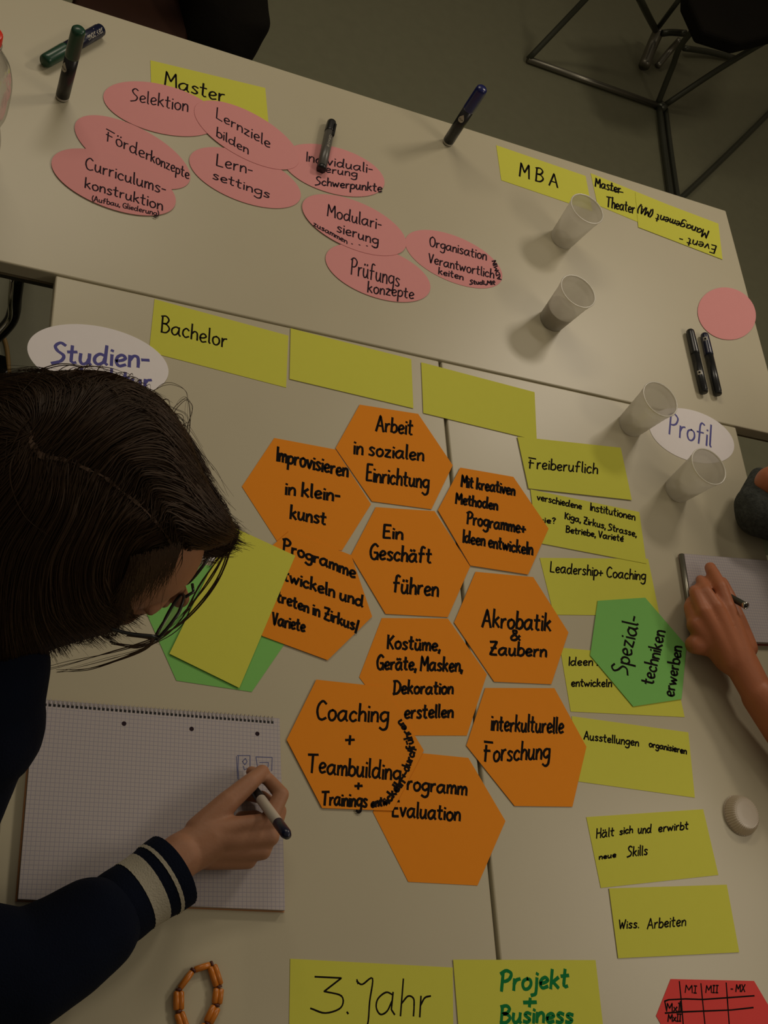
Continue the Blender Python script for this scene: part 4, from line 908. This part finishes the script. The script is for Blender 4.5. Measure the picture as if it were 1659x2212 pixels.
def cuffseg(nm, t0, t1, m, grow=0):
    n = 12; P_ = []; Rr = []
    full = spline(cuffax[:4], 10)
    rad = lambda t: .0385 + .0035*t*t + .001*math.sin(9*t)
    for k in range(n+1):
        t = t0 + (t1-t0)*k/n; x = t*(len(full)-1); i = min(int(x), len(full)-2); P_.append(full[i].lerp(full[i+1], x-i)); Rr.append(rad(t)+grow)
    V, Fc = loft(P_, Rr, 72, False)
    for i in range(len(P_)):
        for k in range(72):
            j = i*72+k; V[j] = P_[i] + (V[j]-P_[i])*(1 + (.012 if k % 2 else -.006))
    return mesh_obj(nm, V, Fc, m, per, True)
cuffseg('cuff', 0, 1, M['sweater'])
cuffseg('cuff_stripe', .40, .63, M['stripe'], .0007)
cuffseg('cuff_stripe', .76, .81, M['stripe'], .0007)
full = spline(cuffax[:4], 10)
V, Fc = loft([full[-1] - (full[-1]-full[-2])*0, full[-1] + (full[-1]-full[-2]).normalized()*.001, full[-1] - (full[-1]-full[-2]).normalized()*.02], [.0425,.0405,.036], 48, False); mesh_obj('cuff_hem', V, Fc, M['sweater'], per, True)
# trousers, off the left edge under the table side
KN = PEL + Vector((.30, -.12, -.02)); KN2 = PEL + Vector((.30, .16, -.02)); 
blob('trousers', [(PEL + Vector((0,0,-.03)), .14, KN, .075), (PEL + Vector((0,0,-.03)), .14, KN2, .075), (KN, .072, Vector((KN.x+.05,KN.y,.12)), .05), (KN2, .072, Vector((KN2.x+.05,KN2.y,.12)), .05)], M['trousers'], per, .008, 4)
for k in (KN, KN2): blob('shoe', [(Vector((k.x+.03,k.y,.045)), .042, Vector((k.x+.19,k.y,.032)), .031)], M['black'], per, .005, 4)
st = empty('stool', (PEL.x, PEL.y, 0)); tag(st, 'plain round stool under the navy-sweatered person', 'stool')
lathe('seat', Vector((PEL.x,PEL.y,.36)), [(0,0),(.18,0),(.185,.015),(.18,.03),(0,.03)], M['brownwood'], st)
for k in range(4): a = PI/4+k*PI/2; tube('leg', [Vector((PEL.x+math.cos(a)*.15,PEL.y+math.sin(a)*.15,0)), Vector((PEL.x+math.cos(a)*.12,PEL.y+math.sin(a)*.12,.362))], .012, M['steel'], st)

# ---- white pen in the hand
tip = at(524,1672,.0015); end = at(623,1808,.116); axp = (end-tip).normalized(); Lp = (end-tip).length
pen = empty('pen', tip); tag(pen, 'white pen with navy end held in the left writer\'s hand', 'pen')
lathe('tip', tip, [(0,0),(.0012,.002),(.0035,.014),(.0042,.02)], M['chrome'], pen, 20, axp)
lathe('grip', tip, [(.0042,.02),(.0056,.026),(.0058,Lp*.42),(.0056,Lp*.42+.001)], M['black'], pen, 20, axp)
lathe('barrel', tip, [(.0056,Lp*.42),(.0060,Lp*.42+.001),(.0062,Lp*.78),(.0058,Lp*.79)], M['penwhite'], pen, 20, axp)
lathe('end_cap', tip, [(.0058,Lp*.785),(.0063,Lp*.79),(.0062,Lp*.95),(.0045,Lp*.985),(0,Lp)], M['navy'], pen, 20, axp)

# ================================================================ the writer on the right
p2 = empty('person', at(2100,1350,F)); tag(p2, 'bare-armed person at the right edge writing on the notepad, grey sleeve', 'person')
hand2 = [
 (H(1640,1505,4.4), .0270, H(1600,1430,4.4), .0290, UP, .8),
 (H(1600,1430,4.4), .024, H(1572,1315,5.6), .0135), (H(1592,1430,4.4), .022, H(1546,1312,5.6), .0130),
 (H(1580,1430,4.0), .021, H(1520,1322,4.9), .0125), (H(1570,1425,3.2), .020, H(1502,1350,3.4), .0140),
 (H(1588,1400,3.0), .0200, H(1500,1392,2.2), .0150),
 (H(1572,1315,5.6), .0128, H(1556,1268,5.2), .0118), (H(1556,1268,5.2), .0116, H(1540,1238,3.6), .0105), (H(1540,1238,3.6), .0104, H(1534,1226,2.4), .0095),
 (H(1546,1312,5.6), .0122, H(1524,1278,4.8), .0108), (H(1524,1278,4.8), .0106, H(1516,1258,2.8), .0092), (H(1516,1258,2.8), .0090, H(1513,1252,1.4), .0080),
 (H(1520,1322,4.9), .0120, H(1503,1282,4.0), .0105), (H(1503,1282,4.0), .0104, H(1500,1276,2.0), .0092),
 (H(1502,1350,3.4), .0120, H(1490,1312,2.4), .0100), (H(1490,1312,2.4), .0100, H(1492,1300,1.3), .0085),
 (H(1612,1400,4.0), .0180, H(1590,1335,4.4), .0145), (H(1590,1335,4.4), .0142, H(1572,1285,3.6), .0115), (H(1572,1285,3.6), .0112, H(1560,1258,2.6), .0095),
 (H(1640,1505,4.4), .0270, H(1700,1580,4.8), .0340), (H(1700,1580,4.8), .0340, H(1880,1760,6.0), .0430),
]
E2 = H(1880,1760,6.0); S2 = at(2250,1500,.36) + X1*.08; E3 = at(1730,1050,.085); S3 = at(2150,900,.36) + X1*.08
blob('body', hand2 + [(E2, .043, S2, .05), (at(1668,1044,.078), .030, E3, .040), (E3, .043, S3, .052), (S2, .06, S3, .06), ((S2+S3)/2, .07, (S2+S3)/2+UP*.2, .05)], M['skin2'], p2, .0026, 9,
     [((S2+S3)/2+UP*.30, (X1, Vector((0,1,0)), UP), (.09,.075,.11))])
blob('sleeve', [(at(1632,1092,.045), .036, at(1640,1110,.045), .040), (at(1640,1110,.045), .040, at(1700,1120,.05), .046), (at(1640,1030,.05), .017, at(1634,1075,.045), .030), (at(1700,1120,.05), .046, at(1850,1110,.10), .056), (at(1850,1110,.10), .056, S3 - UP*.08, .08)], M['greyknit'], p2, .0035, 4)
mid = (S2+S3)/2
blob('shirt', [(S2, .075, S3, .075), (mid, .12, mid - UP*.35, .14), (S2, .07, S2.lerp(E2, .35), .06), (S3, .07, S3.lerp(E3, .3), .065)], M['greyknit'], p2, .008, 4)
blob('hair', [(mid+UP*.34, .095, mid+UP*.30+X1*.03, .10)], M['hairbase'], p2, .006, 3)
pel2 = mid - UP*.42; pel2.z = .60
blob('trousers', [(mid - UP*.33, .13, pel2, .14), (pel2, .13, pel2 + Vector((-.25,.1,-.04)), .075), (pel2, .13, pel2 + Vector((-.25,-.14,-.04)), .075), (pel2 + Vector((-.25,.1,-.04)), .07, pel2 + Vector((-.28,.1,-.48)), .05), (pel2 + Vector((-.25,-.14,-.04)), .07, pel2 + Vector((-.28,-.14,-.48)), .05)], M['trousers'], p2, .009, 4)
for k in (.1, -.14): blob('shoe', [(Vector((pel2.x-.27,pel2.y+k,.045)), .042, Vector((pel2.x-.42,pel2.y+k,.032)), .031)], M['black'], p2, .005, 4)
st = empty('stool', (pel2.x, pel2.y, 0)); tag(st, 'plain round stool under the bare-armed person', 'stool')
lathe('seat', Vector((pel2.x,pel2.y,.42)), [(0,0),(.18,0),(.185,.015),(.18,.03),(0,.03)], M['brownwood'], st)
for k in range(4): a = PI/4+k*PI/2; tube('leg', [Vector((pel2.x+math.cos(a)*.15,pel2.y+math.sin(a)*.15,0)), Vector((pel2.x+math.cos(a)*.12,pel2.y+math.sin(a)*.12,.422))], .012, M['steel'], st)
tip = at(1528,1262,.011); end = at(1612,1309,.085); axp = (end-tip).normalized(); Lp = (end-tip).length
pen = empty('pen', tip); tag(pen, 'dark metal ballpoint pen in the right writer\'s hand', 'pen')
lathe('tip', tip, [(0,0),(.0012,.002),(.0035,.014)], M['chrome'], pen, 20, axp)
lathe('barrel', tip, [(.0035,.014),(.0050,.02),(.0052,Lp-.006),(.0048,Lp-.005)], M['steel_dark'], pen, 24, axp)
lathe('end_ring', tip, [(.0050,Lp-.0055),(.0056,Lp-.005),(.0056,Lp-.0005),(.0050,Lp),(.0032,Lp),(.0028,Lp-.002)], M['chrome'], pen, 28, axp)
lathe('push_button', tip, [(.0028,Lp-.002),(.0026,Lp+.0006),(0,Lp+.0008)], M['black'], pen, 20, axp)
